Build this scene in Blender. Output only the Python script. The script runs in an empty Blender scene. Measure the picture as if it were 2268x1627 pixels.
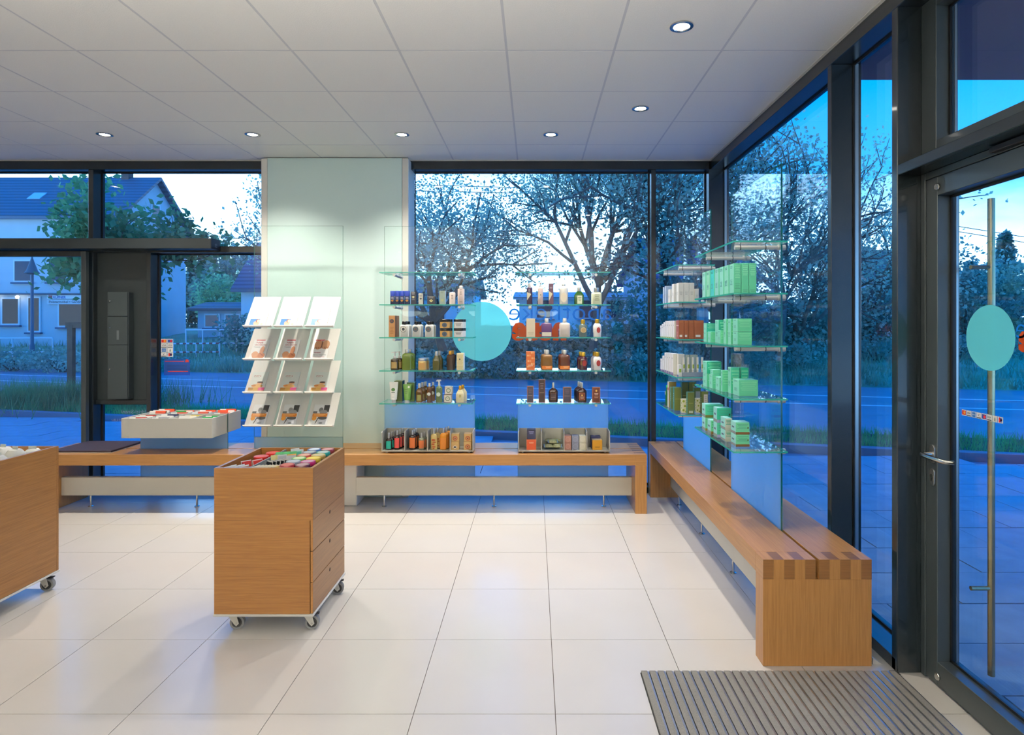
import bpy, bmesh, math, random
from mathutils import Vector, Matrix
rnd = random.Random(7)
PI = math.pi
scn = bpy.context.scene
COL = scn.collection
# ---------------------------------------------------------------- camera
CAM_Z, F, CX, CY = 1.655, 1350.0, 1183.0, 716.0
cd = bpy.data.cameras.new('camera'); cam = bpy.data.objects.new('camera', cd); COL.objects.link(cam)
cam.location = (0, 0, CAM_Z); cam.rotation_euler = (PI/2, 0, 0)
cd.sensor_width = 36; cd.lens = F/2268*36; cd.shift_x = -(CX-1134)/2268; cd.shift_y = -(813.5-CY)/2268
cd.clip_start = 0.05; cd.clip_end = 600
scn.camera = cam
# ---------------------------------------------------------------- world: dusk sky, pale near the horizon, blue above
w = bpy.data.worlds.new('dusk_sky'); scn.world = w; w.use_nodes = True
nt = w.node_tree; nt.nodes.clear()
def N(t, **k):
    n = nt.nodes.new(t)
    for a, b in k.items(): setattr(n, a, b)
    return n
tc = N('ShaderNodeTexCoord'); mp = N('ShaderNodeMapping'); mp.inputs['Scale'].default_value = (1.0, 1.0, 2.6)
nz = N('ShaderNodeTexNoise'); nz.inputs['Scale'].default_value = 3.1; nz.inputs['Detail'].default_value = 7; nz.inputs['Roughness'].default_value = .55
sep = N('ShaderNodeSeparateXYZ'); r1 = N('ShaderNodeValToRGB'); mix = N('ShaderNodeMix', data_type='RGBA')
madd = N('ShaderNodeMath', operation='MULTIPLY_ADD'); r2 = N('ShaderNodeValToRGB')
bg = N('ShaderNodeBackground'); out = N('ShaderNodeOutputWorld')
L = nt.links.new
L(tc.outputs['Generated'], mp.inputs['Vector']); L(mp.outputs[0], nz.inputs['Vector']); L(tc.outputs['Generated'], sep.inputs[0])
e = r1.color_ramp.elements                      # clear sky colour by height
e[0].position = 0.0; e[0].color = (.10, .50, 1.15, 1); e[1].position = .9; e[1].color = (.0, .23, 1.0, 1)
m = r1.color_ramp.elements.new(.32); m.color = (.0, .30, 1.1, 1)
L(sep.outputs['Z'], r1.inputs['Fac'])
madd.inputs[1].default_value = .16; L(nz.outputs['Fac'], madd.inputs[0])  # clouds: bank low over the horizon, frayed by noise
sub = N('ShaderNodeMath', operation='SUBTRACT'); L(madd.outputs[0], sub.inputs[0]); L(sep.outputs['Z'], sub.inputs[1])
dotn = N('ShaderNodeVectorMath', operation='DOT_PRODUCT'); dotn.inputs[1].default_value = (-.6, .8, 0)   # afterglow on the side where the sun has set
L(tc.outputs['Generated'], dotn.inputs[0]); gl_ = N('ShaderNodeMath', operation='MULTIPLY_ADD'); gl_.inputs[1].default_value = .16; gl_.inputs[2].default_value = .06
L(dotn.outputs['Value'], gl_.inputs[0]); L(gl_.outputs[0], madd.inputs[2])
e = r2.color_ramp.elements; e[0].position = -.0; e[1].position = .09; e[0].color = (0, 0, 0, 1); e[1].color = (1, 1, 1, 1)
L(sub.outputs[0], r2.inputs['Fac']); L(r2.outputs['Color'], mix.inputs['Factor'])
L(r1.outputs['Color'], mix.inputs['A']); mix.inputs['B'].default_value = (.88, 1.6, 2.5, 1)
L(mix.outputs['Result'], bg.inputs['Color']); bg.inputs['Strength'].default_value = 1.5; L(bg.outputs[0], out.inputs[0])
SPOT_W = 142.0; SIDE_W = 84.0; FILL_W = 12.0
# ---------------------------------------------------------------- view and sampling
vs = scn.view_settings; vs.view_transform = 'Standard'; vs.look = 'None'; vs.gamma = 1; vs.exposure = 0.45; vs.use_curve_mapping = False
cy = scn.cycles
cy.use_denoising = True; cy.max_bounces = 9; cy.diffuse_bounces = 4; cy.glossy_bounces = 4; cy.transmission_bounces = 6
cy.transparent_max_bounces = 40; cy.caustics_reflective = False; cy.caustics_refractive = False; cy.sample_clamp_indirect = 4.0
# ---------------------------------------------------------------- materials
def lin(h):
    if isinstance(h, str):
        h = h.lstrip('#'); v = [int(h[i:i+2], 16)/255 for i in (0, 2, 4)]
        return tuple((c/12.92 if c <= .04045 else ((c+.055)/1.055)**2.4) for c in v)
    return h
MC = {}
def _new(key):
    m = bpy.data.materials.new(key); m.use_nodes = True; t = m.node_tree; b = t.nodes['Principled BSDF']
    return m, t, b
def M(h, rough=.45, metal=0.0, coat=0.0, var=0.0, vscale=30.0, trans=0.0, bump=0.0):
    key = f'{h}_{rough}_{metal}_{coat}_{var}_{vscale}_{trans}_{bump}'
    if key in MC: return MC[key]
    m, t, b = _new('surface_' + str(len(MC))); c = lin(h)
    b.inputs['Base Color'].default_value = (*c, 1); b.inputs['Roughness'].default_value = rough
    b.inputs['Metallic'].default_value = metal; b.inputs['Coat Weight'].default_value = coat
    b.inputs['Coat Roughness'].default_value = .06
    if trans: b.inputs['Transmission Weight'].default_value = trans
    if var or bump:
        co = t.nodes.new('ShaderNodeTexCoord'); n = t.nodes.new('ShaderNodeTexNoise'); n.inputs['Scale'].default_value = vscale; n.inputs['Detail'].default_value = 5
        t.links.new(co.outputs['Object'], n.inputs['Vector'])
        if var:
            r = t.nodes.new('ShaderNodeValToRGB'); r.color_ramp.elements[0].position = .3; r.color_ramp.elements[1].position = .7
            r.color_ramp.elements[0].color = (*[x*(1-var) for x in c], 1); r.color_ramp.elements[1].color = (*[min(1, x*(1+var)) for x in c], 1)
            t.links.new(n.outputs['Fac'], r.inputs['Fac']); t.links.new(r.outputs['Color'], b.inputs['Base Color'])
        if bump:
            bp = t.nodes.new('ShaderNodeBump'); bp.inputs['Strength'].default_value = bump; bp.inputs['Distance'].default_value = .004
            t.links.new(n.outputs['Fac'], bp.inputs['Height']); t.links.new(bp.outputs[0], b.inputs['Normal'])
    MC[key] = m; return m
def oak(axis, dark='#9a6a38', light='#bd8a50'):
    key = 'oak' + axis + dark
    if key in MC: return MC[key]
    m, t, b = _new('oak_wood_' + axis)
    co = t.nodes.new('ShaderNodeTexCoord'); mp = t.nodes.new('ShaderNodeMapping')
    s = {'x': (1.6, 55, 55), 'y': (55, 1.6, 55), 'z': (55, 55, 1.6)}[axis]; mp.inputs['Scale'].default_value = s
    n = t.nodes.new('ShaderNodeTexNoise'); n.inputs['Scale'].default_value = 2.2; n.inputs['Detail'].default_value = 8; n.inputs['Distortion'].default_value = .7
    n2 = t.nodes.new('ShaderNodeTexNoise'); n2.inputs['Scale'].default_value = 9; n2.inputs['Detail'].default_value = 3
    r = t.nodes.new('ShaderNodeValToRGB'); r.color_ramp.elements[0].position = .25; r.color_ramp.elements[1].position = .72
    r.color_ramp.elements[0].color = (*lin(dark), 1); r.color_ramp.elements[1].color = (*lin(light), 1)
    mx = t.nodes.new('ShaderNodeMix'); mx.data_type = 'FLOAT'; mx.inputs['Factor'].default_value = .3
    L = t.links.new
    L(co.outputs['Object'], mp.inputs[0]); L(mp.outputs[0], n.inputs['Vector']); L(mp.outputs[0], n2.inputs['Vector'])
    L(n.outputs['Fac'], mx.inputs['A']); L(n2.outputs['Fac'], mx.inputs['B']); L(mx.outputs[0], r.inputs['Fac']); L(r.outputs['Color'], b.inputs['Base Color'])
    bp = t.nodes.new('ShaderNodeBump'); bp.inputs['Strength'].default_value = .12; bp.inputs['Distance'].default_value = .002
    L(mx.outputs[0], bp.inputs['Height']); L(bp.outputs[0], b.inputs['Normal']); b.inputs['Roughness'].default_value = .33
    MC[key] = m; return m
def glass(name, tint=(1, 1, 1), refl=.04, rough=0.0):
    """clear sheet glass: transparent with a Fresnel mirror on both faces"""
    if name in MC: return MC[name]
    m = bpy.data.materials.new(name); m.use_nodes = True; t = m.node_tree; t.nodes.clear(); L = t.links.new
    lw = t.nodes.new('ShaderNodeLayerWeight'); lw.inputs['Blend'].default_value = .5
    pw = t.nodes.new('ShaderNodeMath'); pw.operation = 'POWER'; pw.inputs[1].default_value = 5
    ma = t.nodes.new('ShaderNodeMath'); ma.operation = 'MULTIPLY_ADD'; ma.inputs[1].default_value = 1-refl; ma.inputs[2].default_value = refl
    tr = t.nodes.new('ShaderNodeBsdfTransparent'); tr.inputs[0].default_value = (*tint, 1)
    gl = t.nodes.new('ShaderNodeBsdfGlossy'); gl.inputs['Roughness'].default_value = rough; gl.inputs['Color'].default_value = (1, 1, 1, 1)
    mx = t.nodes.new('ShaderNodeMixShader'); o = t.nodes.new('ShaderNodeOutputMaterial')
    L(lw.outputs['Facing'], pw.inputs[0]); L(pw.outputs[0], ma.inputs[0]); L(ma.outputs[0], mx.inputs[0]); L(tr.outputs[0], mx.inputs[1]); L(gl.outputs[0], mx.inputs[2]); L(mx.outputs[0], o.inputs[0])
    MC[name] = m; return m
def sheer(name, col, amount, gloss=.08, dif=.3):
    """translucent sheet: part see-through, part milky"""
    if name in MC: return MC[name]
    m = bpy.data.materials.new(name); m.use_nodes = True; t = m.node_tree; t.nodes.clear(); L = t.links.new
    tr = t.nodes.new('ShaderNodeBsdfTransparent'); tl = t.nodes.new('ShaderNodeBsdfTranslucent'); df = t.nodes.new('ShaderNodeBsdfDiffuse'); gl = t.nodes.new('ShaderNodeBsdfGlossy')
    gl.inputs['Roughness'].default_value = .15
    tl.inputs[0].default_value = (*lin(col), 1); df.inputs[0].default_value = (*lin(col), 1); tr.inputs[0].default_value = (*lin(col), 1)
    a = t.nodes.new('ShaderNodeMixShader'); a.inputs[0].default_value = dif; b = t.nodes.new('ShaderNodeMixShader'); b.inputs[0].default_value = amount
    c = t.nodes.new('ShaderNodeMixShader'); c.inputs[0].default_value = gloss; o = t.nodes.new('ShaderNodeOutputMaterial')
    L(tl.outputs[0], a.inputs[1]); L(df.outputs[0], a.inputs[2]); L(tr.outputs[0], b.inputs[1]); L(a.outputs[0], b.inputs[2]); L(b.outputs[0], c.inputs[1]); L(gl.outputs[0], c.inputs[2]); L(c.outputs[0], o.inputs[0])
    MC[name] = m; return m
def leafm(h):
    key = 'leaf'+h
    if key in MC: return MC[key]
    m = bpy.data.materials.new('leaf'); m.use_nodes = True; t = m.node_tree; b = t.nodes['Principled BSDF']; b.inputs['Roughness'].default_value = .5
    c = lin(h); n = t.nodes.new('ShaderNodeTexNoise'); n.inputs['Scale'].default_value = 1.3; co = t.nodes.new('ShaderNodeTexCoord'); r = t.nodes.new('ShaderNodeValToRGB')
    r.color_ramp.elements[0].position = .35; r.color_ramp.elements[1].position = .65; r.color_ramp.elements[0].color = (*[x*.65 for x in c], 1); r.color_ramp.elements[1].color = (*[min(1, x*1.35) for x in c], 1)
    tl = t.nodes.new('ShaderNodeBsdfTranslucent'); mx = t.nodes.new('ShaderNodeMixShader'); mx.inputs[0].default_value = .5; L = t.links.new
    L(co.outputs['Object'], n.inputs['Vector']); L(n.outputs['Fac'], r.inputs['Fac']); L(r.outputs['Color'], b.inputs['Base Color']); L(r.outputs['Color'], tl.inputs[0])
    L(b.outputs[0], mx.inputs[1]); L(tl.outputs[0], mx.inputs[2]); L(mx.outputs[0], t.nodes['Material Output'].inputs[0]); MC[key] = m; return m
def emit(name, col, s):
    if name in MC: return MC[name]
    m = bpy.data.materials.new(name); m.use_nodes = True; t = m.node_tree; t.nodes.clear()
    e = t.nodes.new('ShaderNodeEmission'); e.inputs[0].default_value = (*col, 1); e.inputs[1].default_value = s
    o = t.nodes.new('ShaderNodeOutputMaterial'); t.links.new(e.outputs[0], o.inputs[0]); MC[name] = m; return m
FRAME = M('#1b2226', .26, 0.0, .25); FRAMEG = M('#353d40', .35, 0, .1)
CHROME = M('#c9c9c6', .18, 1.0); STEEL = M('#b9b8b4', .3, 1.0); BLACK = M('#131315', .5); RUBBER = M('#3a3a3d', .7)
WHITE = M('#e9e6dd', .4, 0, 0, .015, 4); OFFW = M('#d8d5c8', .38); GREYT = M('#bdbbb0', .45)
PANE = glass('window_glass', (.975, .99, .99), .03); SHELFG = glass('shelf_glass', (.97, .995, .988), .035)
EDGED = sheer('panel_edge', '#1c7a6c', .8, .15, .4); EDGE = sheer('glass_edge', '#4fd8be', .75, .1, .5); FROST = sheer('frosted_glass', '#ecfcff', .9, .04, .06)
# ---------------------------------------------------------------- mesh helpers
class MB:
    def __init__(s): s.v = []; s.f = []; s.m = []
    def add(s, vs, fs, m=0):
        o = len(s.v); s.v += [tuple(p) for p in vs]; s.f += [tuple(i+o for i in f) for f in fs]; s.m += [m]*len(fs); return s
    def box(s, x0, x1, y0, y1, z0, z1, m=0, fm=None):
        vs = [(x0,y0,z0),(x1,y0,z0),(x1,y1,z0),(x0,y1,z0),(x0,y0,z1),(x1,y0,z1),(x1,y1,z1),(x0,y1,z1)]
        fs = [(0,3,2,1),(4,5,6,7),(0,1,5,4),(2,3,7,6),(1,2,6,5),(3,0,4,7)]   # -z +z -y +y +x -x
        o = len(s.v); s.v += vs; s.f += [tuple(i+o for i in f) for f in fs]
        s.m += [(fm or {}).get(k, m) for k in ('-z','+z','-y','+y','+x','-x')]; return s
    def loft(s, secs, m=0, cap=True):
        """secs: list of rings of equal length"""
        n = len(secs[0]); o = len(s.v)
        for r in secs: s.v += [tuple(p) for p in r]
        for k in range(len(secs)-1):
            for i in range(n):
                j = (i+1) % n; s.f.append((o+k*n+i, o+k*n+j, o+(k+1)*n+j, o+(k+1)*n+i)); s.m.append(m)
        if cap:
            s.f.append(tuple(o+i for i in range(n-1, -1, -1))); s.m.append(m)
            q = o+(len(secs)-1)*n; s.f.append(tuple(q+i for i in range(n))); s.m.append(m)
        return s
    def lathe(s, prof, n=16, c=(0,0,0), m=0, ex=2.0, ratio=1.0, cap=True):
        """prof: (radius, z); ex: superellipse exponent; ratio: depth/width"""
        secs = []
        for r, z in prof:
            ring = []
            for i in range(n):
                a = 2*PI*(i+.5)/n; ca, sa = math.cos(a), math.sin(a)
                ring.append((c[0]+r*math.copysign(abs(ca)**(2/ex), ca), c[1]+r*ratio*math.copysign(abs(sa)**(2/ex), sa), c[2]+z))
            secs.append(ring)
        return s.loft(secs, m, cap)
    def tube(s, pts, r, n=8, m=0, r1=None):
        pts = [Vector(p) for p in pts]; secs = []; up = Vector((0,0,1))
        for i, p in enumerate(pts):
            d = (pts[min(i+1, len(pts)-1)]-pts[max(i-1, 0)]).normalized()
            a = d.cross(up if abs(d.z) < .95 else Vector((1,0,0))).normalized(); b = d.cross(a)
            rr = r if r1 is None else r+(r1-r)*i/(len(pts)-1)
            secs.append([p+a*rr*math.cos(2*PI*k/n)+b*rr*math.sin(2*PI*k/n) for k in range(n)])
        return s.loft(secs, m)
    def poly(s, pts, m=0): return s.add(pts, [tuple(range(len(pts)))], m)
    def extr(s, pts, d, m=0):
        d = Vector(d); return s.loft([[Vector(p) for p in pts], [Vector(p)+d for p in pts]], m)
    def build(s, name, mats, parent=None, smooth=False, bevel=0, seg=1):
        me = bpy.data.meshes.new(name); me.from_pydata(s.v, [], s.f)
        if not isinstance(mats, (list, tuple)): mats = [mats]
        for q in mats: me.materials.append(q)
        if any(s.m): me.polygons.foreach_set('material_index', s.m)
        if smooth: me.shade_smooth()
        if smooth == 'auto' or smooth is True:
            try: me.set_sharp_from_angle(angle=math.radians(38))
            except Exception: pass
        me.update(); o = bpy.data.objects.new(name, me); COL.objects.link(o)
        if parent: o.parent = parent
        if bevel:
            b = o.modifiers.new('bevel', 'BEVEL'); b.width = bevel; b.segments = seg; b.limit_method = 'ANGLE'
        return o
def tag(o, label=None, cat=None, group=None, kind=None):
    for k, v in (('label', label), ('category', cat), ('group', group), ('kind', kind)):
        if v: o[k] = v
    return o
def thing(name, label, cat, loc=(0,0,0), rz=0.0, group=None, kind=None):
    o = bpy.data.objects.new(name, None); o.empty_display_size = .05; COL.objects.link(o); o.location = loc; o.rotation_euler = (0,0,rz)
    return tag(o, label, cat, group, kind)
def struct(o): o['kind'] = 'structure'; return o
KIDS = {}
def dup(root, loc, label=None, group=None, rz=None):
    r = root.copy(); COL.objects.link(r); r.location = loc
    if rz is not None: r.rotation_euler = (0,0,rz)
    if label: r['label'] = label
    if group: r['group'] = group
    for ch in [o for o in COL.objects if o.parent == root]:
        c = ch.copy(); COL.objects.link(c); c.parent = r
        for g in [o for o in COL.objects if o.parent == ch]:
            d = g.copy(); COL.objects.link(d); d.parent = c
    return r
def text_obj(name, s, mat, width=None, height=None, bold=0.0, extr=.0006, parent=None, loc=(0,0,0), rot=(PI/2,0,0), italic=0):
    c = bpy.data.curves.new('lettering', 'FONT'); c.body = s; c.size = 1; c.offset = bold; c.align_x = 'CENTER'; c.shear = italic; c.resolution_u = 3
    o = bpy.data.objects.new('lettering', c); COL.objects.link(o)
    dg = bpy.context.evaluated_depsgraph_get(); me = bpy.data.meshes.new_from_object(o.evaluated_get(dg))
    bpy.data.objects.remove(o); bpy.data.curves.remove(c)
    xs = [v.co.x for v in me.vertices]; ys = [v.co.y for v in me.vertices]
    cx_, cy_ = (min(xs)+max(xs))/2, (min(ys)+max(ys))/2; w_, h_ = max(xs)-min(xs), max(ys)-min(ys)
    sx = width/w_ if width else None; sy = height/h_ if height else None
    sx = sx or sy; sy = sy or sx
    for v in me.vertices: v.co.x = (v.co.x-cx_)*sx; v.co.y = (v.co.y-cy_)*sy; v.co.z = 0
    me.materials.clear(); me.materials.append(mat)
    q = bpy.data.objects.new(name, me); COL.objects.link(q); q.location = loc; q.rotation_euler = rot
    if parent: q.parent = parent
    return q
def wx(px, Y): return (px-CX)*Y/F
def wz(py, Y): return CAM_Z-(py-CY)*Y/F
# ================================================================ the room
RX, BY, CEIL, GX, GY = 1.72, 5.94, 3.24, 1.865, 6.08   # inner face of the right and rear frames, ceiling, glass planes
XL, YF = -6.6, -4.2                                     # far left and front ends of the room
# floor: screed + tiles with open joints
FT_X, FT_Y = .6015, .6085
floor = struct(MB().box(XL, GX+.06, YF, GY+.08, -.12, -.006).build('floor', M('#6d6259', .8)))
tile_m = M('#cfcbc5', .22, 0, .12, .02, 2.5)
tme = None
nx0 = int(math.floor((XL-.09)/FT_X)); ny0 = int(math.floor((YF-2.584)/FT_Y))
for i in range(nx0, 4):
    for j in range(ny0, 7):
        x0 = .09+i*FT_X; y0 = 2.584+j*FT_Y; g = .0016
        a0, a1, b0, b1 = max(x0+g, XL), min(x0+FT_X-g, GX+.05), max(y0+g, YF), min(y0+FT_Y-g, GY+.05)
        if a1-a0 < .03 or b1-b0 < .03: continue
        full = abs(a1-a0-FT_X+2*g) < 1e-4 and abs(b1-b0-FT_Y+2*g) < 1e-4
        if full and tme:
            o = bpy.data.objects.new('floor_tile', tme); COL.objects.link(o)
        else:
            o = MB().box(-(a1-a0)/2, (a1-a0)/2, -(b1-b0)/2, (b1-b0)/2, -.006, 0).build('floor_tile', tile_m)
            if full: tme = o.data
        o.location = ((a0+a1)/2, (b0+b1)/2, rnd.uniform(-.0003, 0)); o.parent = floor
# ceiling: slab, white grid rails, lay-in panels
ceil = struct(MB().box(XL, GX+.1, YF, GY+.1, CEIL+.02, CEIL+.15).build('ceiling', M('#a8a69e', .8)))
CX0, CY0, CS = -.16, 3.543, .6235
panel_m = M('#e9e8e2', .75, 0, 0, .02, 140, 0, .25); rail_m = M('#c9cacb', .5)
pme = None
for i in range(-11, 3):
    for j in range(-13, 4):
        x0 = CX0+i*.625; y0 = CY0+j*CS; g = .007
        a0, a1, b0, b1 = max(x0+g, XL), min(x0+.625-g, RX), max(y0+g, YF), min(y0+CS-g, BY)
        if a1-a0 < .03 or b1-b0 < .03: continue
        full = abs(a1-a0-.625+2*g) < 1e-4 and abs(b1-b0-CS+2*g) < 1e-4
        if full and pme:
            o = bpy.data.objects.new('ceiling_panel', pme); COL.objects.link(o)
        else:
            o = MB().box(-(a1-a0)/2, (a1-a0)/2, -(b1-b0)/2, (b1-b0)/2, 0, .02).build('ceiling_panel', panel_m)
            if full: pme = o.data
        o.location = ((a0+a1)/2, (b0+b1)/2, CEIL+rnd.choice((0, 0, 0, .0015))); o.parent = ceil
for i in range(-11, 4):
    x = CX0+i*.625
    if XL < x < RX: MB().box(x-.0075, x+.0075, YF, BY, CEIL+.001, CEIL+.019).build('ceiling_rail', rail_m, ceil)
for j in range(-13, 5):
    y = CY0+j*CS
    if YF < y < BY: MB().box(XL, RX, y-.0075, y+.0075, CEIL+.0015, CEIL+.0185).build('ceiling_rail', rail_m, ceil)
struct(MB().box(RX-.02, RX+.004, YF, BY, CEIL-.004, CEIL+.02).box(XL, RX-.02, BY-.02, BY, CEIL-.004, CEIL+.02).build('trim_1', M('#d5d3cb', .5)))
# walls that close the room behind the photographer
wall_m = M('#b3aca0', .7, 0, 0, .02, 3)
struct(MB().box(XL-.15, GX, YF-.15, YF, -.1, CEIL+.1).build('wall_front', wall_m))
struct(MB().box(XL-.15, XL, YF, GY, -.1, CEIL+.1).build('wall_left', wall_m))
struct(MB().box(RX, RX+.18, YF, 1.84, -.1, CEIL+.1).build('wall_right', wall_m))
# ---------------------------------------------------------------- glazed rear wall
ZR0, ZR1 = 2.346, 2.407                                   # transom height
wr = struct(MB().box(XL, RX, BY, GY+.03, 3.155, CEIL+.08).box(XL, RX, BY, GY+.03, 0, .06).build('wall_back', FRAME, bevel=.003))
def post(x0, x1, y0, y1, z0, z1, name='mullion', mt=FRAME): return MB().box(x0, x1, y0, y1, z0, z1).build(name, mt, wr, bevel=.003)
post(-4.347, -4.299, BY, GY+.03, .06, 3.155); post(-3.78, -3.736, BY, GY+.03, .06, ZR0); post(1.142, 1.188, BY, GY+.03, .06, 3.155)
MB().box(1.703, 1.90, BY, GY+.05, 0, CEIL).build('corner_post', FRAME, wr, bevel=.003)
MB().box(-4.299, -2.60, BY+.003, GY+.03, ZR0, ZR1).build('transom', FRAME, wr, bevel=.002)
MB().box(-6.6, -4.347, BY+.003, GY+.03, ZR0, ZR1).build('transom', FRAME, wr, bevel=.002)
GASK = M('#0c0d0f', .5)
def window(n, x0, x1, z0, z1):
    w_ = struct(thing('window_%d' % n, None, None))
    MB().box(x0, x1, GY-.012, GY+.012, z0, z1).build('pane', PANE, w_)
    g = .012
    MB().box(x0, x0+g, GY-.02, GY-.012, z0, z1).box(x1-g, x1, GY-.02, GY-.012, z0, z1).box(x0+g, x1-g, GY-.02, GY-.012, z0, z0+g).box(x0+g, x1-g, GY-.02, GY-.012, z1-g, z1).build('gasket', GASK, w_)
    return w_
window(1, XL, -4.347, ZR1, 3.155); window(2, -4.299, -2.60, ZR1, 3.155)
win_l = window(3, -3.736, -2.60, .06, ZR0); window(4, -4.299, -3.78, .06, .86)
win_c = window(5, -1.19, 1.142, .06, 3.155); window(6, 1.188, 1.703, .06, 3.155); window(7, XL, -4.347, .06, ZR0)
# sliding door leaf in front of the far left bay, with its operator beam
sd = struct(thing('door_2', 'glass sliding door leaf under the dark operator beam', None, (0, 0, 0)))
MB().box(-4.365, -4.318, 5.87, 5.915, .02, 2.35).build('stile', FRAMEG, sd, bevel=.002); MB().box(-6.0, -4.365, 5.87, 5.915, 2.30, 2.35).build('top_rail', FRAME, sd)
MB().box(-6.0, -4.365, 5.87, 5.915, .02, .12).build('bottom_rail', FRAME, sd); MB().box(-6.0, -4.365, 5.885, 5.90, .12, 2.30).build('pane', PANE, sd)
ob = thing('door_operator', 'long dark sliding door operator beam across the left window', 'door operator', (-4.8, 5.86, 2.365))
MB().box(-1.75, 1.737, -.085, .078, 0, .098).build('housing', M('#232c30', .42, 0, .05, .03, 6), ob, bevel=.003)
MB().box(1.737, 1.741, -.085, .078, 0, .098).build('end_cap', M('#1b1c1f', .4), ob)
for dz in (-.0, .016): text_obj('logo', 'GEZE' if 0 else 'OO', M('#8d949a', .4), width=.04, bold=.01, parent=ob, loc=(1.7415, 0, .045+dz), rot=(PI/2, 0, PI/2)) if dz == 0 else None
MB().box(1.741, 1.7418, -.02, .02, .022, .026).build('logo_line', M('#8d949a', .4), ob)
# dark letter box panel between the two mullions
pn = struct(thing('trim_2', None, None))
MB().box(-4.299, -3.78, 6.0, 6.04, .905, ZR0).build('panel_board', M('#222b2e', .42, 0, 0), pn)
MB().box(-4.299, -3.78, 5.975, 6.05, .862, .905).build('panel_rail', FRAME, pn, bevel=.002)
lb = thing('letter_box', 'tall anthracite three-door letter box unit on the dark wall panel', 'letter box', (-4.04, 5.97, .92))
MB().box(-.1, .1, -.045, .03, 0, 1.04).build('body', M('#272f32', .45), lb, bevel=.002)
for k, (a, b) in enumerate(((.0, .524), (.528, .80), (.804, 1.04))):
    d = MB().box(-.099, .092, -.056, -.045, a, b).build('door', M('#333d40', .42, 0, 0), lb, bevel=.0015)
    MB().lathe([(.007, 0), (.007, .006), (.005, .008)], 10).build('lock', CHROME, d)
    lk = [o for o in COL.objects if o.parent == d][-1]; lk.rotation_euler = (PI/2, 0, 0); lk.location = (-.075, -.056, (a+b)/2+.03)
    if k == 1:
        MB().box(-.01, .012, -.0575, -.056, a+.05, a+.14).build('name_slot', M('#5d6569', .3), d)
# pillar clad in pale green glass with white edge profiles
pil = struct(thing('wall_1', None, None))
MB().box(-2.59, -1.21, 5.84, 6.12, 0, CEIL+.0).build('core', OFFW, pil)
MB().box(-2.543, -1.261, 5.812, 5.84, .0, CEIL-.01).build('glass_cladding', M('#dcf3ee', .5, 0, 0), pil, bevel=.001)
for a, b in ((-2.604, -2.546), (-1.258, -1.198)): MB().box(a, b, 5.812, 6.10, 0, CEIL-.012).build('edge_profile', WHITE, pil, bevel=.004)
# ---------------------------------------------------------------- glazed right wall and entrance door
rw = struct(MB().box(RX, GX+.03, 1.84, BY, 3.155, CEIL+.08).box(RX, GX+.03, 2.9, BY, 0, .06).build('wall_3', FRAME, bevel=.003))
for a, b in ((3.529, 3.575), (2.887, 2.933), (1.84, 1.886)): MB().box(RX, GX+.03, a, b, 0 if a < 3 else .06, 3.155).build('mullion', FRAME, rw, bevel=.003)
MB().box(RX, GX+.02, 1.886, 2.887, 2.356, 2.405).build('transom', FRAME, rw, bevel=.003)
def rwin(n, y0, y1, z0, z1):
    w_ = struct(thing('window_%d' % n, None, None))
    MB().box(GX-.012, GX+.012, y0, y1, z0, z1).build('pane', PANE, w_); g = .012
    MB().box(GX-.02, GX-.012, y0, y0+g, z0, z1).box(GX-.02, GX-.012, y1-g, y1, z0, z1).box(GX-.02, GX-.012, y0+g, y1-g, z0, z0+g).box(GX-.02, GX-.012, y0+g, y1-g, z1-g, z1).build('gasket', GASK, w_)
    MB().box(GX-.011, GX+.011, y1-.004, y1-.0005, z0, z1).build('spacer_bar', STEEL, w_)
    return w_
rwin(8, 3.575, BY, .06, 3.155); rwin(9, 2.933, 3.529, .06, 3.155)
fl = struct(thing('window_10', None, None)); DX = 1.834; DG = 1.905
def leaf(parent, y0, y1, z0, z1, sw, tw, bw, mt, x0=DX, x1=DG+.03):
    MB().box(x0, x1, y1-sw, y1, z0, z1).build('stile', mt, parent, bevel=.002); MB().box(x0, x1, y0, y0+sw, z0, z1).build('stile', mt, parent, bevel=.002)
    MB().box(x0, x1, y0+sw, y1-sw, z1-tw, z1).build('top_rail', mt, parent, bevel=.002); MB().box(x0, x1, y0+sw, y1-sw, z0, z0+bw).build('bottom_rail', mt, parent, bevel=.002)
    MB().box(DG-.006, DG+.006, y0+sw, y1-sw, z0+bw, z1-tw).build('pane', PANE, parent)
    g = .012; a0, a1, c0, c1 = y0+sw, y1-sw, z0+bw, z1-tw
    MB().box(DG-.014, DG-.006, a1-g, a1, c0, c1).box(DG-.014, DG-.006, a0, a0+g, c0, c1).box(DG-.014, DG-.006, a0, a1, c0, c0+g).box(DG-.014, DG-.006, a0, a1, c1-g, c1).build('gasket', GASK, parent)
    MB().box(DG-.005, DG+.005, a1-.03, a1-.026, c0, c1).build('spacer_bar', STEEL, parent)
leaf(fl, 1.886, 2.887, 2.405, 3.155, .105, .05, .085, FRAMEG)
dr = struct(thing('door_1', 'anthracite framed glass entrance door with turquoise disc', None))
MB().box(DX-.002, DG+.04, 2.857, 2.887, .0, 2.356).build('jamb', FRAMEG, dr, bevel=.002); MB().box(DX-.002, DG+.04, 1.886, 2.857, 2.325, 2.356).build('head', FRAMEG, dr, bevel=.002)
MB().box(DX-.002, DG+.04, 1.886, 1.916, 0, 2.325).build('jamb', FRAMEG, dr, bevel=.002)
leaf(dr, 1.918, 2.853, .012, 2.322, .08, .085, .105, FRAMEG)
h = MB(); ring = []
hz = 1.056
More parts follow.
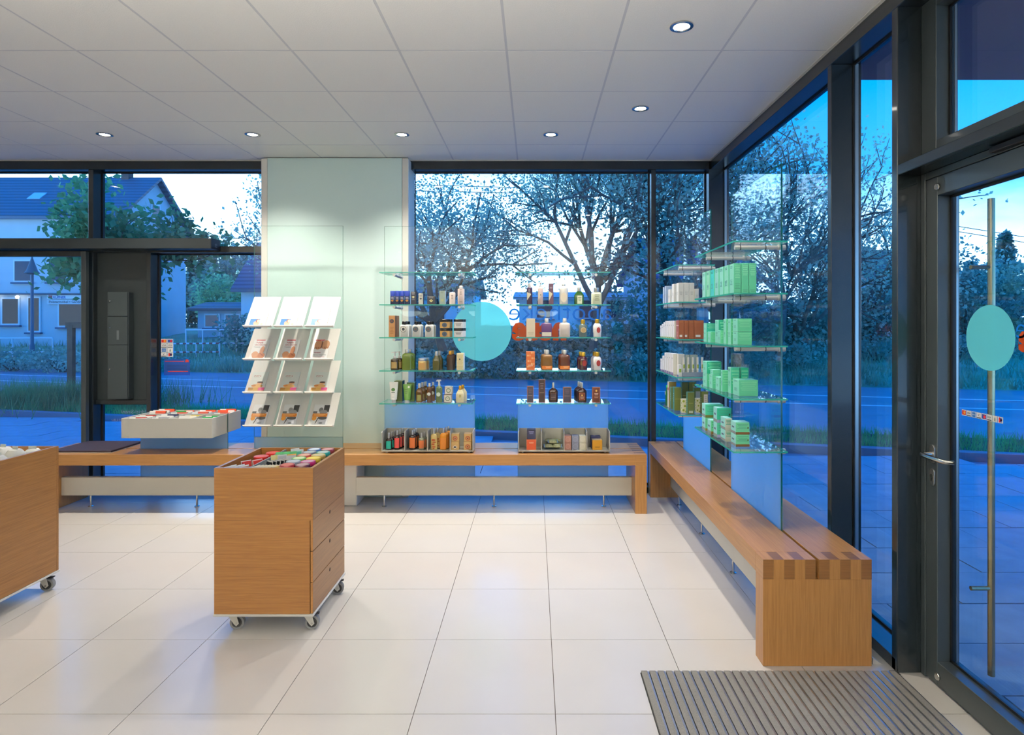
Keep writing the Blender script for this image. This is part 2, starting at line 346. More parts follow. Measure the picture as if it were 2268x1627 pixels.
pl = MB().extr([(DX-.008, 2.80+.018*math.cos(t)*1.0, hz+(.024 if math.sin(t) > 0 else -.024)+.018*math.sin(t)) for t in [2*PI*k/20 for k in range(20)]], (.008, 0, 0)).build('handle_rose', STEEL, dr, bevel=.001)
hd = MB().tube([(DX-.006, 2.80, hz), (DX-.045, 2.80, hz), (DX-.058, 2.792, hz), (DX-.064, 2.775, hz), (DX-.064, 2.70, hz), (DX-.064, 2.645, hz), (DX-.058, 2.63, hz), (DX-.03, 2.622, hz)], .0105, 12).build('lever_handle', CHROME, dr, smooth=True)
ks = MB().extr([(DX-.008, 2.80+.017*math.cos(t), .95+(.022 if math.sin(t) > 0 else -.022)+.017*math.sin(t)) for t in [2*PI*k/20 for k in range(20)]], (.008, 0, 0)).build('lock_plate', STEEL, dr, bevel=.001)
MB().extr([(DX-.011, 2.80+.009*math.cos(t), .955+.009*math.sin(t)) for t in [2*PI*k/14 for k in range(14)]], (.004, 0, 0)).box(DX-.011, DX-.008, 2.796, 2.804, .932, .95).build('lock_cylinder', M('#6b6a66', .4, 1), ks)
for z in (2.275, .055): MB().extr([(DX-.011, 2.765+.017*math.cos(t), z+.017*math.sin(t)) for t in [2*PI*k/20 for k in range(20)]], (.012, 0, 0)).build('cap_bolt', CHROME, dr, bevel=.004, seg=2)
MB().tube([(DG+.09, 2.66, .12), (DG+.09, 2.66, 2.2)], .014, 14).tube([(DG, 2.66, .5), (DG+.09, 2.66, .5)], .01, 8).tube([(DG, 2.66, 1.9), (DG+.09, 2.66, 1.9)], .01, 8).build('pull_bar', M('#b5ab86', .25, .8), dr, smooth=True)
MB().box(DX-.03, DX-.004, 2.22, 2.42, 2.33, 2.352).build('door_closer', BLACK, dr, bevel=.002)
# decals on the glass
TURQ = sheer('turquoise_film', '#80f2e4', .9, .02, .6); BLUEF = sheer('blue_film', '#1d8ad6', .94, .02, .5); ORF = sheer('orange_film', '#f2571d', .94, .02, .5)
def disc(c, r, ax, n=48): return [(c[0]+(r*math.cos(t) if ax == 'y' else 0), c[1]+(r*math.cos(t) if ax == 'x' else 0), c[2]+r*math.sin(t)) for t in [2*PI*k/n for k in range(n)]]
yd = GY-.0135
o = MB().poly(disc((wx(1067, yd), yd, wz(733.5, yd)), .295, 'y')).build('disc_sticker', TURQ, win_c); o['label'] = 'turquoise disc sticker'
o = text_obj('lettering_sticker', 'apotheke', BLUEF, width=1.02, height=.235, bold=-.008, parent=win_c, loc=(wx(1241, yd), yd, wz(696, yd)), rot=(PI/2, 0, PI)); o['label'] = 'blue mirrored lettering'
o = text_obj('lettering_sticker', 'neue', ORF, width=.545, height=.186, bold=.06, parent=win_c, loc=(wx(1194, yd), yd, wz(734, yd)), rot=(PI/2, 0, PI)); o['label'] = 'orange mirrored lettering'
xd = DG-.0075
o = MB().poly(disc((xd, 2.54, 1.595), .137, 'x')).build('disc_sticker', TURQ, dr); o['label'] = 'turquoise disc sticker'
o = text_obj('lettering_sticker', 'apotheke', BLUEF, width=.48, height=.11, bold=-.008, parent=dr, loc=(xd, 2.16, 1.625), rot=(PI/2, 0, PI/2)); o['label'] = 'blue mirrored lettering'
o = text_obj('lettering_sticker', 'neue', ORF, width=.255, height=.087, bold=.06, parent=dr, loc=(xd, 2.262, 1.585), rot=(PI/2, 0, PI/2)); o['label'] = 'orange mirrored lettering'
def card(parent, c, wd, ht, art, rot):
    """payment card sticker: white card with its printed mark; local x right, y up"""
    b = MB()
    b.poly([(-wd/2, -ht/2, 0), (wd/2, -ht/2, 0), (wd/2, ht/2, 0), (-wd/2, ht/2, 0)], 0)
    z = .0006
    def rc(x0, x1, y0, y1, m): b.poly([(x0*wd, y0*ht, z), (x1*wd, y0*ht, z), (x1*wd, y1*ht, z), (x0*wd, y1*ht, z)], m)
    def ci(x, r, m, zz): b.poly([(x*wd+r*ht*math.cos(t), r*ht*math.sin(t), zz) for t in [2*PI*k/18 for k in range(18)]], m)
    cols = [M('#eceae4', .5), M('#1d3f8f', .5), M('#c9231f', .5), M('#e79a25', .5), M('#2a2a2e', .5), M('#3b76b8', .5), M('#8d9a8f', .5)]
    if art == 'master': rc(-.42, .42, -.36, .36, 2); ci(-.16, .27, 2, z*2); ci(.16, .27, 3, z*3)
    elif art == 'maestro': rc(-.42, .42, -.36, .36, 1); ci(-.16, .27, 1, z*2); ci(.16, .27, 2, z*3)
    elif art in ('visa', 'vpay'): rc(-.42, .42, -.42, -.28, 4)
    elif art == 'amex': rc(-.36, .36, -.4, .4, 5)
    elif art == 'ec': rc(-.3, .0, -.38, .38, 2); rc(-.05, .3, -.32, .32, 1); rc(.05, .3, -.15, .15, 2)
    elif art == 'girocard': rc(-.12, .12, -.35, .1, 6); rc(-.04, .04, .1, .35, 6)
    o = b.build('card_sticker', cols, parent); o.location = c; o.rotation_euler = rot
    if art in ('visa', 'vpay'): text_obj('mark', 'VISA' if art == 'visa' else 'V', cols[4], width=wd*(.72 if art == 'visa' else .3), bold=.01, parent=o, loc=(0, ht*.08, z*2), rot=(0, 0, 0), italic=.2)
    if art == 'amex': text_obj('mark', 'AMEX', cols[0], width=wd*.6, parent=o, loc=(0, 0, z*2), rot=(0, 0, 0))
    return o
arts = [('master', 'maestro'), ('visa', 'visa'), ('amex', 'girocard'), ('vpay', 'ec')]
for r, row in enumerate(arts):
    for c, a in enumerate(row): card(win_l, (wx(363+14*c, yd), yd, wz(755+10*r, yd)), .058, .042, a, (PI/2, 0, 0))
for k, a in enumerate(['master', 'visa', 'amex', 'vpay', 'maestro', 'visa', 'girocard', 'ec']):
    card(dr, (xd, 2.69-.0300*k, 1.262), .0275, .026, a, (PI/2, 0, -PI/2))
nb = MB().poly([(-.13, 0, -.08), (.13, 0, -.08), (.13, 0, .08), (-.13, 0, .08)]).build('notice_sticker', sheer('notice_film', '#7fa5d8', .3, .02), win_l); nb.location = (wx(392, yd), yd, wz(813, yd))
b = MB().box(-.12, .07, -.001, 0, .055, .062).box(-.09, .11, -.001, 0, -.045, -.037).poly([(.08, -.001, .05), (.12, -.001, .05), (.112, -.001, .078), (.088, -.001, .078)])
b.build('red_print', M('#c8382c', .5), nb)
MB().box(-.1, .1, -.001, 0, .018, .022).box(-.1, .1, -.001, 0, .004, .008).box(-.1, .1, -.001, 0, -.01, -.006).box(-.1, .1, -.001, 0, -.024, -.02).build('text_lines', M('#1d2a44', .5), nb)
w4 = [o for o in COL.objects if o.name == 'window_4'][0]
text_obj('lettering_sticker', 'Idrizi-Sinani', M('#d9dde0', .5), width=.24, parent=w4, loc=(wx(296, yd), yd, wz(911, yd)), rot=(PI/2, 0, PI))
text_obj('lettering_sticker', '00 Uhr', M('#d9dde0', .5), width=.115, parent=w4, loc=(wx(259, yd), yd, wz(930, yd)), rot=(PI/2, 0, PI))
# ---------------------------------------------------------------- downlights
def downlight(x, y, label, power):
    t = thing('downlight', label, 'downlight', (x, y, CEIL), 0, 'recessed ceiling downlights')
    n = 28; prof = [(.062, 0), (.062, -.006), (.046, -.008), (.043, -.002), (.038, .02)]
    MB().lathe(prof, n, cap=False).build('trim_ring', CHROME, t, smooth=True)
    MB().lathe([(.037, -.003), (.036, .006)], n).build('lamp', emit('lamp_light', (1, .93, .82), 26), t)
    ld = bpy.data.lights.new('downlight_lamp', 'SPOT'); ld.energy = power; ld.color = (1, .92, .81); ld.spot_size = math.radians(120); ld.spot_blend = 1.0; ld.shadow_soft_size = .045
    lo = bpy.data.objects.new('downlight_lamp', ld); COL.objects.link(lo); lo.parent = t; lo.location = (0, 0, -.012)
    return t
names = ['second from right in the row along the rear window', 'in the row along the rear window, above the pillar shelves', 'in the rear row, just left of the pillar', 'leftmost in the rear row above the sliding door']
for k, x in enumerate((.14, -1.11, -2.36, -3.60)):
    downlight(x, 5.11, ['recessed ceiling spotlight above the right glass shelves at the rear window', 'recessed ceiling spotlight above the glass shelves beside the pillar', 'recessed ceiling spotlight just left of the pillar', 'leftmost recessed ceiling spotlight in the rear row'][k], SPOT_W)
downlight(.783, 4.49, 'recessed ceiling spotlight nearest the corner post', SIDE_W); downlight(.786, 3.25, 'large recessed ceiling spotlight nearest the camera', SIDE_W)
for k, (x, y) in enumerate(((.786, 2.0), (.786, .75), (.786, -.5), (-1.11, -.5), (-3.6, -.5), (-.485, -2.4), (-2.985, -2.4), (-4.85, 5.11))):
    downlight(x, y, ['recessed ceiling spotlight over the doormat', 'recessed ceiling spotlight right beside the camera', 'recessed ceiling spotlight right behind the camera', 'recessed ceiling spotlight close behind the camera', 'recessed ceiling spotlight behind the left cart', 'recessed ceiling spotlight over the right counter end', 'recessed ceiling spotlight over the left counter end'][k] if y < 3 else 'recessed ceiling spotlight beyond the left edge of the picture', FILL_W)
# bowl pendants hanging over the counter behind the photographer (mirrored in the rear window; right-end and nearest ones added to brighten the ceiling)
for k, (x, y) in enumerate(((.3, -2.2), (-1.2, -2.2), (-2.7, -2.2), (-4.2, -2.2), (-.75, -.9))):
    t = thing('pendant_lamp', 'white bowl pendant lamp over the counter, number %d' % (k+1) if 0 else ['white bowl pendant lamp over the right counter end', 'white bowl pendant lamp over the counter, second from right', 'white bowl pendant lamp over the counter, third from right', 'white bowl pendant lamp over the left counter end', 'white bowl pendant lamp close behind the camera'][k], 'pendant lamp', (x, y, 1.8), 0, 'bowl pendants behind the camera')
    MB().lathe([(.008, 0), (.14, .02), (.21, .07), (.23, .12)], 32, cap=False).build('bowl', emit('bowl_light', (.85, 1, .93), 2.2), t, smooth=True)
    MB().tube([(0, 0, .1), (0, 0, CEIL-1.8)], .006, 8).build('cord', STEEL, t)
    ld = bpy.data.lights.new('pendant_bulb', 'POINT'); ld.energy = 500; ld.color = (1, .95, .88); ld.shadow_soft_size = .02  # upward light added in each bowl to fill the ceiling
    lo = bpy.data.objects.new('pendant_bulb', ld); COL.objects.link(lo); lo.parent = t; lo.location = (0, 0, .045)
# ================================================================ furniture
END = oak('x', '#6e4a26', '#8a5f34')
def bench(name, label, loc, rz, Lg, W=.525, H=.515, T=.095, rails=(), legs=True):
    """length along local y, width along local x; two planks with a slot, finger-jointed to slab legs"""
    t = thing(name, label, 'bench', loc, rz); oy, oz = oak('y'), oak('z'); LT = .10
    pw = (W-.016)/2; fw = pw/5
    for s in (0, 1):
        x0 = s*(pw+.016)
        bd = MB().box(x0, x0+pw, LT, Lg-LT, H-T, H).build('plank', oy, t, bevel=.0015)
        for e in (0, 1):
            y0, y1 = (0, LT) if e == 0 else (Lg-LT, Lg)
            for k in range(5):
                if k % 2 == 0: MB().box(x0+k*fw+.0003, x0+(k+1)*fw-.0003, y0, y1, H-T, H, 0, {'-y': 1, '+y': 1}).build('joint_finger', [oy, END], bd)
    for e in (0, 1):
        y0, y1 = (0, LT) if e == 0 else (Lg-LT, Lg)
        lg = MB().box(0, W, y0, y1, 0, H-T-.0006).build('leg', oz, t, bevel=.0015)
        for s in (0, 1):
            for k in (1, 3):
                x0 = s*(pw+.016)+k*fw; MB().box(x0+.0003, x0+fw-.0003, y0+.0004, y1-.0004, H-T-.0006, H-.0003, 0, {'+z': 1}).build('joint_finger', [oz, END], lg)
    for (a, b) in rails:
        MB().box(.19, .24, a, b, .105, .27).build('cable_rail', OFFW, t, bevel=.004, seg=2)
        n = max(2, int((b-a)/.9)+1)
        for k in range(n):
            y = a+.25+(b-a-.5)*k/(n-1)
            MB().lathe([(.022, 0), (.022, .006), (.009, .01), (.009, .107)], 12, (.215, y, 0)).build('levelling_foot', CHROME, t, smooth=True)
    return t
BL_ = 5.34
bb = bench('bench', 'long oak slab bench with slotted top along the rear window', (.98, 5.30, 0), PI/2, BL_, rails=((.1, 2.585), (2.82, BL_-.1)))
MB().box(.225, .48, 2.586, 2.82, 0, .419).build('support_leg', WHITE, bb, bevel=.012, seg=3)
br = bench('bench', 'long oak slab bench with finger joints along the right window', (1.106, 2.944, 0), 0, 2.955, rails=((.1, 2.855),))
# seat pad
sp = thing('seat_pad', 'flat dark aubergine seat pad on the left end of the rear bench', 'seat pad', (-3.985, 5.585, .515))
MB().box(-.265, .265, -.225, .225, 0, .006).build('pad_backing', M('#cfcdc4', .6), sp); MB().box(-.265, .265, -.225, .225, .006, .022).build('pad_cover', M('#33262f', .8, 0, 0, .06, 60), sp, bevel=.003)
# doormat
mt = thing('doormat', 'grey ribbed entrance mat with aluminium strips by the door', 'doormat', (0, 0, 0))
MX0, MX1, MY0, MY1 = .5025, 1.712, 1.55, 2.885
MB().box(MX0, MX1, MY0, MY1, .0005, .003).build('mat_base', M('#1a1a1c', .8), mt)
carpet = M('#7c7a76', .95, 0, 0, .25, 420, 0, .5); alu = M('#bdbdbf', .32, .9)
P = .0391; k = 0; x = MX0; cme = None; ame = None
while x < MX1-.02:
    if cme: o = bpy.data.objects.new('mat_strip', cme); COL.objects.link(o); o.parent = mt
    else: o = MB().box(0, .0275, MY0, MY1, .003, .013).build('mat_strip', carpet, mt); cme = o.data
    o.location = (x+.004, 0, 0)
    if ame: o = bpy.data.objects.new('mat_rail', ame); COL.objects.link(o); o.parent = mt
    else: o = MB().box(-.0032, -.0006, MY0, MY1, .003, .0122).box(.0006, .0032, MY0, MY1, .003, .0122).box(-.0032, .0032, MY0, MY1, .003, .0055).build('mat_rail', alu, mt); ame = o.data
    o.location = (x+.0353, 0, 0); x += P
MB().box(MX1-.03, MX1+.004, MY1-.034, MY1+.004, .0005, .0125).build('mat_corner', BLACK, mt)
# door wedge
MB().add([(0,0,0),(.045,0,0),(.045,.03,0),(0,.03,0),(0,0,.03),(0,.03,.03)], [(0,3,2,1),(0,1,4),(3,5,2),(1,2,5,4),(0,4,5,3)]).build('door_wedge', M('#e8e6e0', .5))
dw = [o for o in COL.objects if o.name == 'door_wedge'][0]; dw.location = (1.645, 2.96, .0005); tag(dw, 'small white plastic door wedge on the floor beside the right bench', 'door wedge')
# ---------------------------------------------------------------- rolling display carts
def cart(label, x0, y0, drawers=True):
    W, D, Z0, Z1 = .527, .543, .105, .884; t = thing('display_cart', label, 'cart', (x0, y0, 0)); ox, oy = oak('x', '#774c23', '#9a6c38'), oak('y', '#7d5228', '#a2733e'); th = .018; dw_ = .016; ZD = .604 if drawers else Z0
    (MB().box(0, W-dw_, 0, th, Z0, ZD) if drawers else MB()).box(0, W, 0, th, ZD, Z1).build('front_panel', ox, t, bevel=.001)
    (MB().box(0, W-dw_, D-th, D, Z0, ZD) if drawers else MB()).box(0, W, D-th, D, ZD, Z1).build('back_panel', ox, t, bevel=.001)
    MB().box(0, th, th, D-th, Z0, Z1).build('side_panel', oy, t, bevel=.001); MB().box(W-th, W, th, D-th, ZD+.002, Z1).build('side_panel', oy, t, bevel=.001)
    MB().box(th, W-th, th, D-th, .723, .735).build('tray_floor', ox, t)
    MB().box(.168, .174, th, D-th, .735, .878).build('divider', M('#8d9499', .4, .3), t)
    for k in range(3 if drawers else 0):
        z0 = Z0+k*.1665; d = MB().box(W-dw_+.003, W, .001, D-.001, z0+.0035, z0+.1665).build('drawer', oy, t, bevel=.001)
        MB().extr([(W+.0004, D/2+.011*math.cos(a), z0+.13+.011*math.sin(a)) for a in [2*PI*q/16 for q in range(16)]], (-.004, 0, 0)).build('finger_hole', M('#3a2210', .7), d)
        MB().box(th, W-dw_-.002, .03, D-.03, z0+.01, z0+.12).build('drawer_box', oy, d)
    MB().box(-.004, W+.004, -.004, D+.004, .093, .105).build('base_plate', M('#d9d8d2', .4), t, bevel=.002)
    for cx_, cy_, an in ((.07, .06, .35), (W-.05, .06, .35), (.07, D-.06, .5), (W-.05, D-.06, .5)):
        c = MB().lathe([(.03, .086), (.03, .093)], 14, (0, 0, 0)).extr([(-.018, -.026, .086), (.026, -.026, .086), (.04, -.026, .035), (.026, -.026, .022), (.014, -.026, .035)], (0, .006, 0)).extr([(-.018, .02, .086), (.026, .02, .086), (.04, .02, .035), (.026, .02, .022), (.014, .02, .035)], (0, .006, 0)).build('caster', M('#d3d2cb', .4, .3), t)
        c.location = (cx_, cy_, 0); c.rotation_euler = (0, 0, an*.4)
        wv = MB()
        for r, m_ in ((.037, 0), (.026, 1)):
            hw = .014 if m_ == 0 else .0155
            wv.loft([[(.026+r*math.cos(a), y, .037+r*math.sin(a)) for a in [2*PI*q/24 for q in range(24)]] for y in (-hw, hw)], m_)
        wv.build('wheel', [M('#7d7f82', .6), M('#17171a', .5)], c, smooth=True)
        MB().tube([(.026, -.03, .037), (.026, .03, .037)], .005, 8).build('axle', CHROME, c)
        MB().box(.03, .062, -.012, .012, .078, .084).build('brake_lever', BLACK, c, bevel=.002)
    return t
ct = cart('oak display cart on casters filled with round tins and sachets', -1.707, 3.25)
cl = cart('oak display cart on casters filled with white bags, cut by left edge', -2.995-.527, 3.297, False)
# ---------------------------------------------------------------- glass shelf units
SH = [.967, 1.25, 1.536, 1.82, 2.10]
def shelf_unit(label, loc, rz, pw, s0, s1, depth, lo=0, hi=2.54):
    """panel in the local xz plane (x 0..pw) standing through the bench slot; shelves project to local -y"""
    t = thing('glass_shelf_unit', label, 'shelf unit', loc, rz)
    em = {'-z': 1, '+z': 1, '+x': 1, '-x': 1}
    MB().box(0, pw, -.005, .005, .955, hi, 0, em).build('glass_panel', [SHELFG, EDGED], t)
    MB().box(0, pw, -.005, .005, .255, .955, 0, {'+x': 1, '-x': 1}).build('frosted_panel', [FROST, EDGED], t)
    for z in SH[lo:]:
        s = MB().box(s0, s1, -depth, -.005, z-.009, z, 0, {'-y': 1, '+x': 1, '-x': 1, '+y': 1}).build('glass_shelf', [SHELFG, EDGE], t)
        for bx_ in (s0+(s1-s0)*.145, s0+(s1-s0)*.85):
            b = MB().tube([(bx_, -.005, z-.023), (bx_, -depth+.045, z-.023)], .0125, 12).tube([(bx_, .005, z-.023), (bx_, .028, z-.023)], .016, 12).tube([(bx_, -.005, z-.023), (bx_, -.012, z-.023)], .017, 12)
            for q in (.08, .22): b.tube([(bx_, -q, z-.023), (bx_, -q-.004, z-.023)], .0137, 12, 1)
            b.build('bracket', [M('#d9d7d1', .3, .3), BLACK], s, smooth=True)
    return t
PY = 5.5645
u_bl = shelf_unit('clear glass shelf unit beside the pillar on the rear bench', (-1.365, PY, 0), 0, .825, .03, .835, .315)
u_br = shelf_unit('clear glass shelf unit in front of the lettered rear window', (-.15, PY, 0), 0, .826, -.005, .81, .315)
# right units: rotated so that local -y points to world -x
PXR = 1.3685
u_rf = shelf_unit('clear glass shelf unit in the corner on the right bench', (PXR, 5.57, 0), -PI/2, .85, .21, .975, .297)
u_rn = shelf_unit('clear glass shelf unit with mint cartons on the right bench', (PXR, 4.22, 0), -PI/2, .85, .15, .945, .297)
# magazine stand: glass panel with tilted white holders
ms = thing('brochure_stand', 'glass panel stand with twelve tilted white brochure holders before pillar', 'brochure stand', (-2.555, PY, 0))
MB().box(0, .81, -.005, .005, .62, 2.545, 0, {'-z': 1, '+z': 1, '+x': 1, '-x': 1}).build('glass_panel', [SHELFG, EDGED], ms)
MB().box(0, .81, -.005, .005, .425, .62, 0, {'+x': 1, '-x': 1}).build('frosted_panel', [FROST, EDGED], ms)
HZ = [1.631, 1.342, 1.052, .761]; HXW = [.012, .282, .553]; HW = .245
hme = None; holder_pos = {}
for r, z in enumerate(HZ):
    for c, x in enumerate(HXW):
        if hme is None:
            b = MB(); th = .004
            prof = [(-.022, .266), (-.218, 0), (-.252, .012), (-.256, .003), (-.219, -.011), (-.214, -.006), (-.018, .262)]
            b.extr([(0, y, q) for y, q in prof], (HW, 0, 0)); o = b.build('brochure_holder', M('#e6e3da', .4), ms, bevel=.0008); hme = o.data
            MB().tube([(HW/2, -.034, .2), (HW/2, -.03, .203)], .0045, 8).build('screw', STEEL, o); sme = [q for q in COL.objects if q.parent == o][0].data
            MB().box(HW/2-.02, HW/2+.02, -.03, -.004, .245, .255).build('clip', STEEL, o)
            cme2 = [q for q in COL.objects if q.parent == o and q.name.startswith('clip')][0].data
        else:
            o = bpy.data.objects.new('brochure_holder', hme); COL.objects.link(o); o.parent = ms
            for nm, d_ in (('screw', sme), ('clip', cme2)): q = bpy.data.objects.new(nm, d_); COL.objects.link(q); q.parent = o
        o.location = (x, 0, z); holder_pos[(r, c)] = (-2.555+x, PY, z)
# brochures: local x along the width, y up the slope
SL = math.atan2(.266, .196)
def brochure(r, c, label, kind, dx=0.0):
    hx, hy, hz = holder_pos[(r, c)]; bw, bh, th = .142, .2, .003
    t = bpy.data.objects.new('brochure', None); COL.objects.link(t); t.empty_display_size = .05
    tag(t, label, 'brochure', 'brochures in the tilted holders')
    nrm = Vector((0, -math.sin(SL), math.cos(SL)))
    base = Vector((hx+HW/2-.012+dx, hy-.2165, hz+.0035))+nrm*.0025; t.location = base; t.rotation_euler = (SL, 0, 0)
    MB().box(-bw/2, bw/2, 0, bh, 0, th).build('booklet', M('#eeeeea', .35), t)
    z = th+.0005; b = MB(); mats = []
    def rc(x0, x1, y0, y1, h_, zz=0):
        m_ = M(h_, .4)
        if m_ not in mats: mats.append(m_)
        b.poly([(x0*bw, y0*bh, z+zz), (x1*bw, y0*bh, z+zz), (x1*bw, y1*bh, z+zz), (x0*bw, y1*bh, z+zz)], mats.index(m_))
    def el(x, y, rx, ry, h_, zz=.0002, n=18, rot=0):
        m_ = M(h_, .4)
        if m_ not in mats: mats.append(m_)
        p = []
        for k in range(n):
            u, v = rx*math.cos(2*PI*k/n), ry*math.sin(2*PI*k/n); p.append(((x)*bw+u*math.cos(rot)-v*math.sin(rot), y*bh+u*math.sin(rot)+v*math.cos(rot), z+zz))
        b.poly(p, mats.index(m_))
    if kind == 'white':
        rc(-.5, .42, 0, .37, '#2c6db5'); el(.0, .12, .036, .03, '#d99a80'); el(-.02, .25, .017, .019, '#7d3f31', .0004); el(.02, .24, .014, .016, '#e3b39c', .0006); rc(.1, .42, 0, .35, '#eef2f4', .0003); el(.27, .06, .012, .012, '#d7a592', .0006)
    elif kind == 'foot':
        rc(-.35, .2, .95, 1.0, '#b71f2d'); el(.0, .14, .05, .026, '#c98a62', rot=.25); el(-.2, .22, .028, .03, '#cf9670', .0003); el(.22, .14, .03, .03, '#bb7650', .0003); el(.18, .42, .019, .045, '#c78a66', .0004, rot=-.05)
        for k in range(5): el(.1+.05*k, .27-.03*k, .005, .007, '#a35f42', .0006)
        text_obj('title', 'Fußpilz', M('#a3242f', .5), width=bw*.42, parent=t, loc=(-.1*bw, .83*bh, z), rot=(0, 0, 0), bold=.015); text_obj('title', 'selbst behandeln', M('#a3242f', .5), width=bw*.72, parent=t, loc=(-.02*bw, .72*bh, z), rot=(0, 0, 0), bold=.015)
        rc(-.4, .0, .6, .615, '#9a9da0'); rc(-.3, .0, .56, .575, '#9a9da0')
    elif kind == 'feet':
        rc(-.45, .15, .95, 1.0, '#b71f2d', .0006); el(-.2, .72, .036, .05, '#b98563'); el(.25, .73, .036, .048, '#c3936f'); el(0.02, .74, .006, .05, '#5d3a2a', .0003)
        for k in range(4): el(-.38+.11*k, .56, .005, .012, '#8d5b3e', .0004); el(.1+.11*k, .57, .005, .012, '#9a6646', .0004)
        text_obj('title', 'Nagelpilz?', M('#a3242f', .5), width=bw*.4, parent=t, loc=(-.15*bw, .3*bh, z), rot=(0, 0, 0), bold=.02); text_obj('title', 'Jetzt neu: Ciclopoli fix!', M('#2b3d3b', .5), width=bw*.82, parent=t, loc=(0, .18*bh, z), rot=(0, 0, 0), bold=.015)
        rc(-.4, .35, .07, .085, '#b06a70')
    elif kind == 'sport':
        rc(-.5, .5, .25, 1, '#dfe4dc'); rc(-.5, .5, 0, .2, '#c79a4e', .0002); rc(-.5, -.2, .08, .2, '#a97a35', .0003); rc(.12, .5, .03, .2, '#d95c8c', .0004); el(.0, .28, .05, .018, '#d8a765', .0005); el(-.22, .3, .02, .01, '#b5763f', .0006); el(.12, .47, .026, .008, '#3b2c25', .0006); el(.12, .42, .026, .012, '#e0a980', .0005); rc(-.5, .5, .045, .06, '#e7d6ae', .0006)
        text_obj('title', 'SPORT &', M('#a8483c', .5), width=bw*.45, parent=t, loc=(-.15*bw, .79*bh, z+.0003), rot=(0, 0, 0), bold=.02, italic=.2); rc(-.35, .02, .7, .715, '#c0bfb4', .0003)
    else:
        rc(.12, .46, .62, .97, '#33322f', .0001); el(-.04, .73, .019, .024, '#6d6c69'); el(.14, .62, .035, .022, '#8b8a87', .0003); rc(-.5, .42, .39, .55, '#d27d22', .0006); el(-.35, .31, .02, .022, '#d89134', .0008); el(.16, .33, .038, .018, '#4c4b49', .0004); rc(-.1, .4, .03, .26, '#d4d6da', .0003); el(-.16, .22, .004, .04, '#2f2e2c', .0006, rot=-.3); el(.1, .08, .018, .008, '#77787b', .0006)
        rc(-.42, .3, .49, .505, '#f0c98f', .0009); rc(-.42, .2, .44, .455, '#f0c98f', .0009); rc(-.5, -.25, .56, .66, '#5a5957', .0005)
    b.build('cover_print', mats, t)
    return t
CN = ['left', 'middle', 'right']
for c in range(3):
    brochure(0, c, f'white brochure with blue photo corner in the {CN[c]} top-row holder', 'white')
    if c < 2: brochure(1, c, f'brochure with a foot photo and red title in the {CN[c]} holder, second row', 'foot')
    else: brochure(1, c, 'brochure with two bare feet across its top in the second row', 'feet')
    brochure(2, c, f'pale brochure titled SPORT in the {CN[c]} holder of the third row', 'sport', -.012 if c == 0 else 0)
    brochure(3, c, f'black and white brochure with orange band in the {CN[c]} bottom-row holder', 'band')
# leaflet stand: two grey trays clamped on a glass panel
ls = thing('leaflet_stand', 'glass panel with two open grey leaflet trays on the rear bench', 'leaflet stand', (-3.59, PY, 0))
MB().box(0, .795, -.005, .005, .655, .84, 0, {'+x': 1, '-x': 1, '+z': 1}).build('glass_panel', [SHELFG, EDGED], ls)
MB().box(0, .795, -.005, .005, .255, .655, 0, {'+x': 1, '-x': 1}).build('frosted_panel', [FROST, EDGED], ls)
TRY = M('#c4c2b8', .45)
for s, (y0, y1) in enumerate(((-.265, -.006), (.006, .255))):
    b = MB().box(.0, .79, y0, y0+.008, .658, .83).box(.0, .79, y1-.008, y1, .658, .83).box(0, .008, y0+.008, y1-.008, .658, .83).box(.782, .79, y0+.008, y1-.008, .658, .83).box(.008, .782, y0+.008, y1-.008, .658, .668)
    o = b.build('leaflet_tray', TRY, ls, bevel=.001)
    for k in (1, 2, 3): MB().box(.79*k/4-.003, .79*k/4+.003, y0+.008, y1-.008, .668, .826).build('divider', TRY, o)
    if s == 0:
        for k in (.06, .395, .73): MB().tube([(k, y0-.001, .672), (k, y0+.002, .672)], .004, 8).build('screw', STEEL, o)
pal = [('#f0efe9', '#b5362b'), ('#ecebe6', '#3a3d58'), ('#efe9d6', '#d9c34a'), ('#f1f0ea', '#1f9b4c'), ('#efeae0', '#e0512c'), ('#efeae0', '#e0512c'), ('#f0f0ee', '#e0512c'), ('#f3f1ea', '#e0512c')]
nm = ['far left', 'second', 'third', 'right']
cnm = ['red', 'navy', 'yellow', 'green', 'orange', 'orange', 'orange', 'orange']
for s in (0, 1):
    for k in range(4):
        for q in range(3):
            a, c_ = pal[s*4+k]
            y = (-.235 if s == 0 else .035)+.07*q; x = .79*(k+.5)/4
            col = cnm[s*4+k] if q != 1 or k == 3 else ('green' if s and k == 1 else 'white')
            cc = {'white': '#dcdcd8', 'green': '#1f9b4c'}.get(col, c_)
            t = thing('leaflet_pack', f'{col} edged leaflet pack, {["front","middle","back"][q]} of {nm[k]} slot, {"near" if s == 0 else "window-side"} tray', 'leaflet', (-3.59+x+rnd.uniform(-.012, .012), PY+y, .675), 0, 'leaflets in the grey trays')
            hh = .156+rnd.uniform(-.006, .01)+.012*s
            o = MB().box(-.075, .075, 0, .012, 0, hh).build('leaflet', M(a, .5), t); o.rotation_euler = (-.32, 0, 0)
            p = MB().box(-.075 if q % 2 else -.02, .02 if q % 2 else .075, -.0006, .0126, hh-.05, hh+.0006).build('print_band', M(cc, .5), t); p.rotation_euler = (-.32, 0, 0)
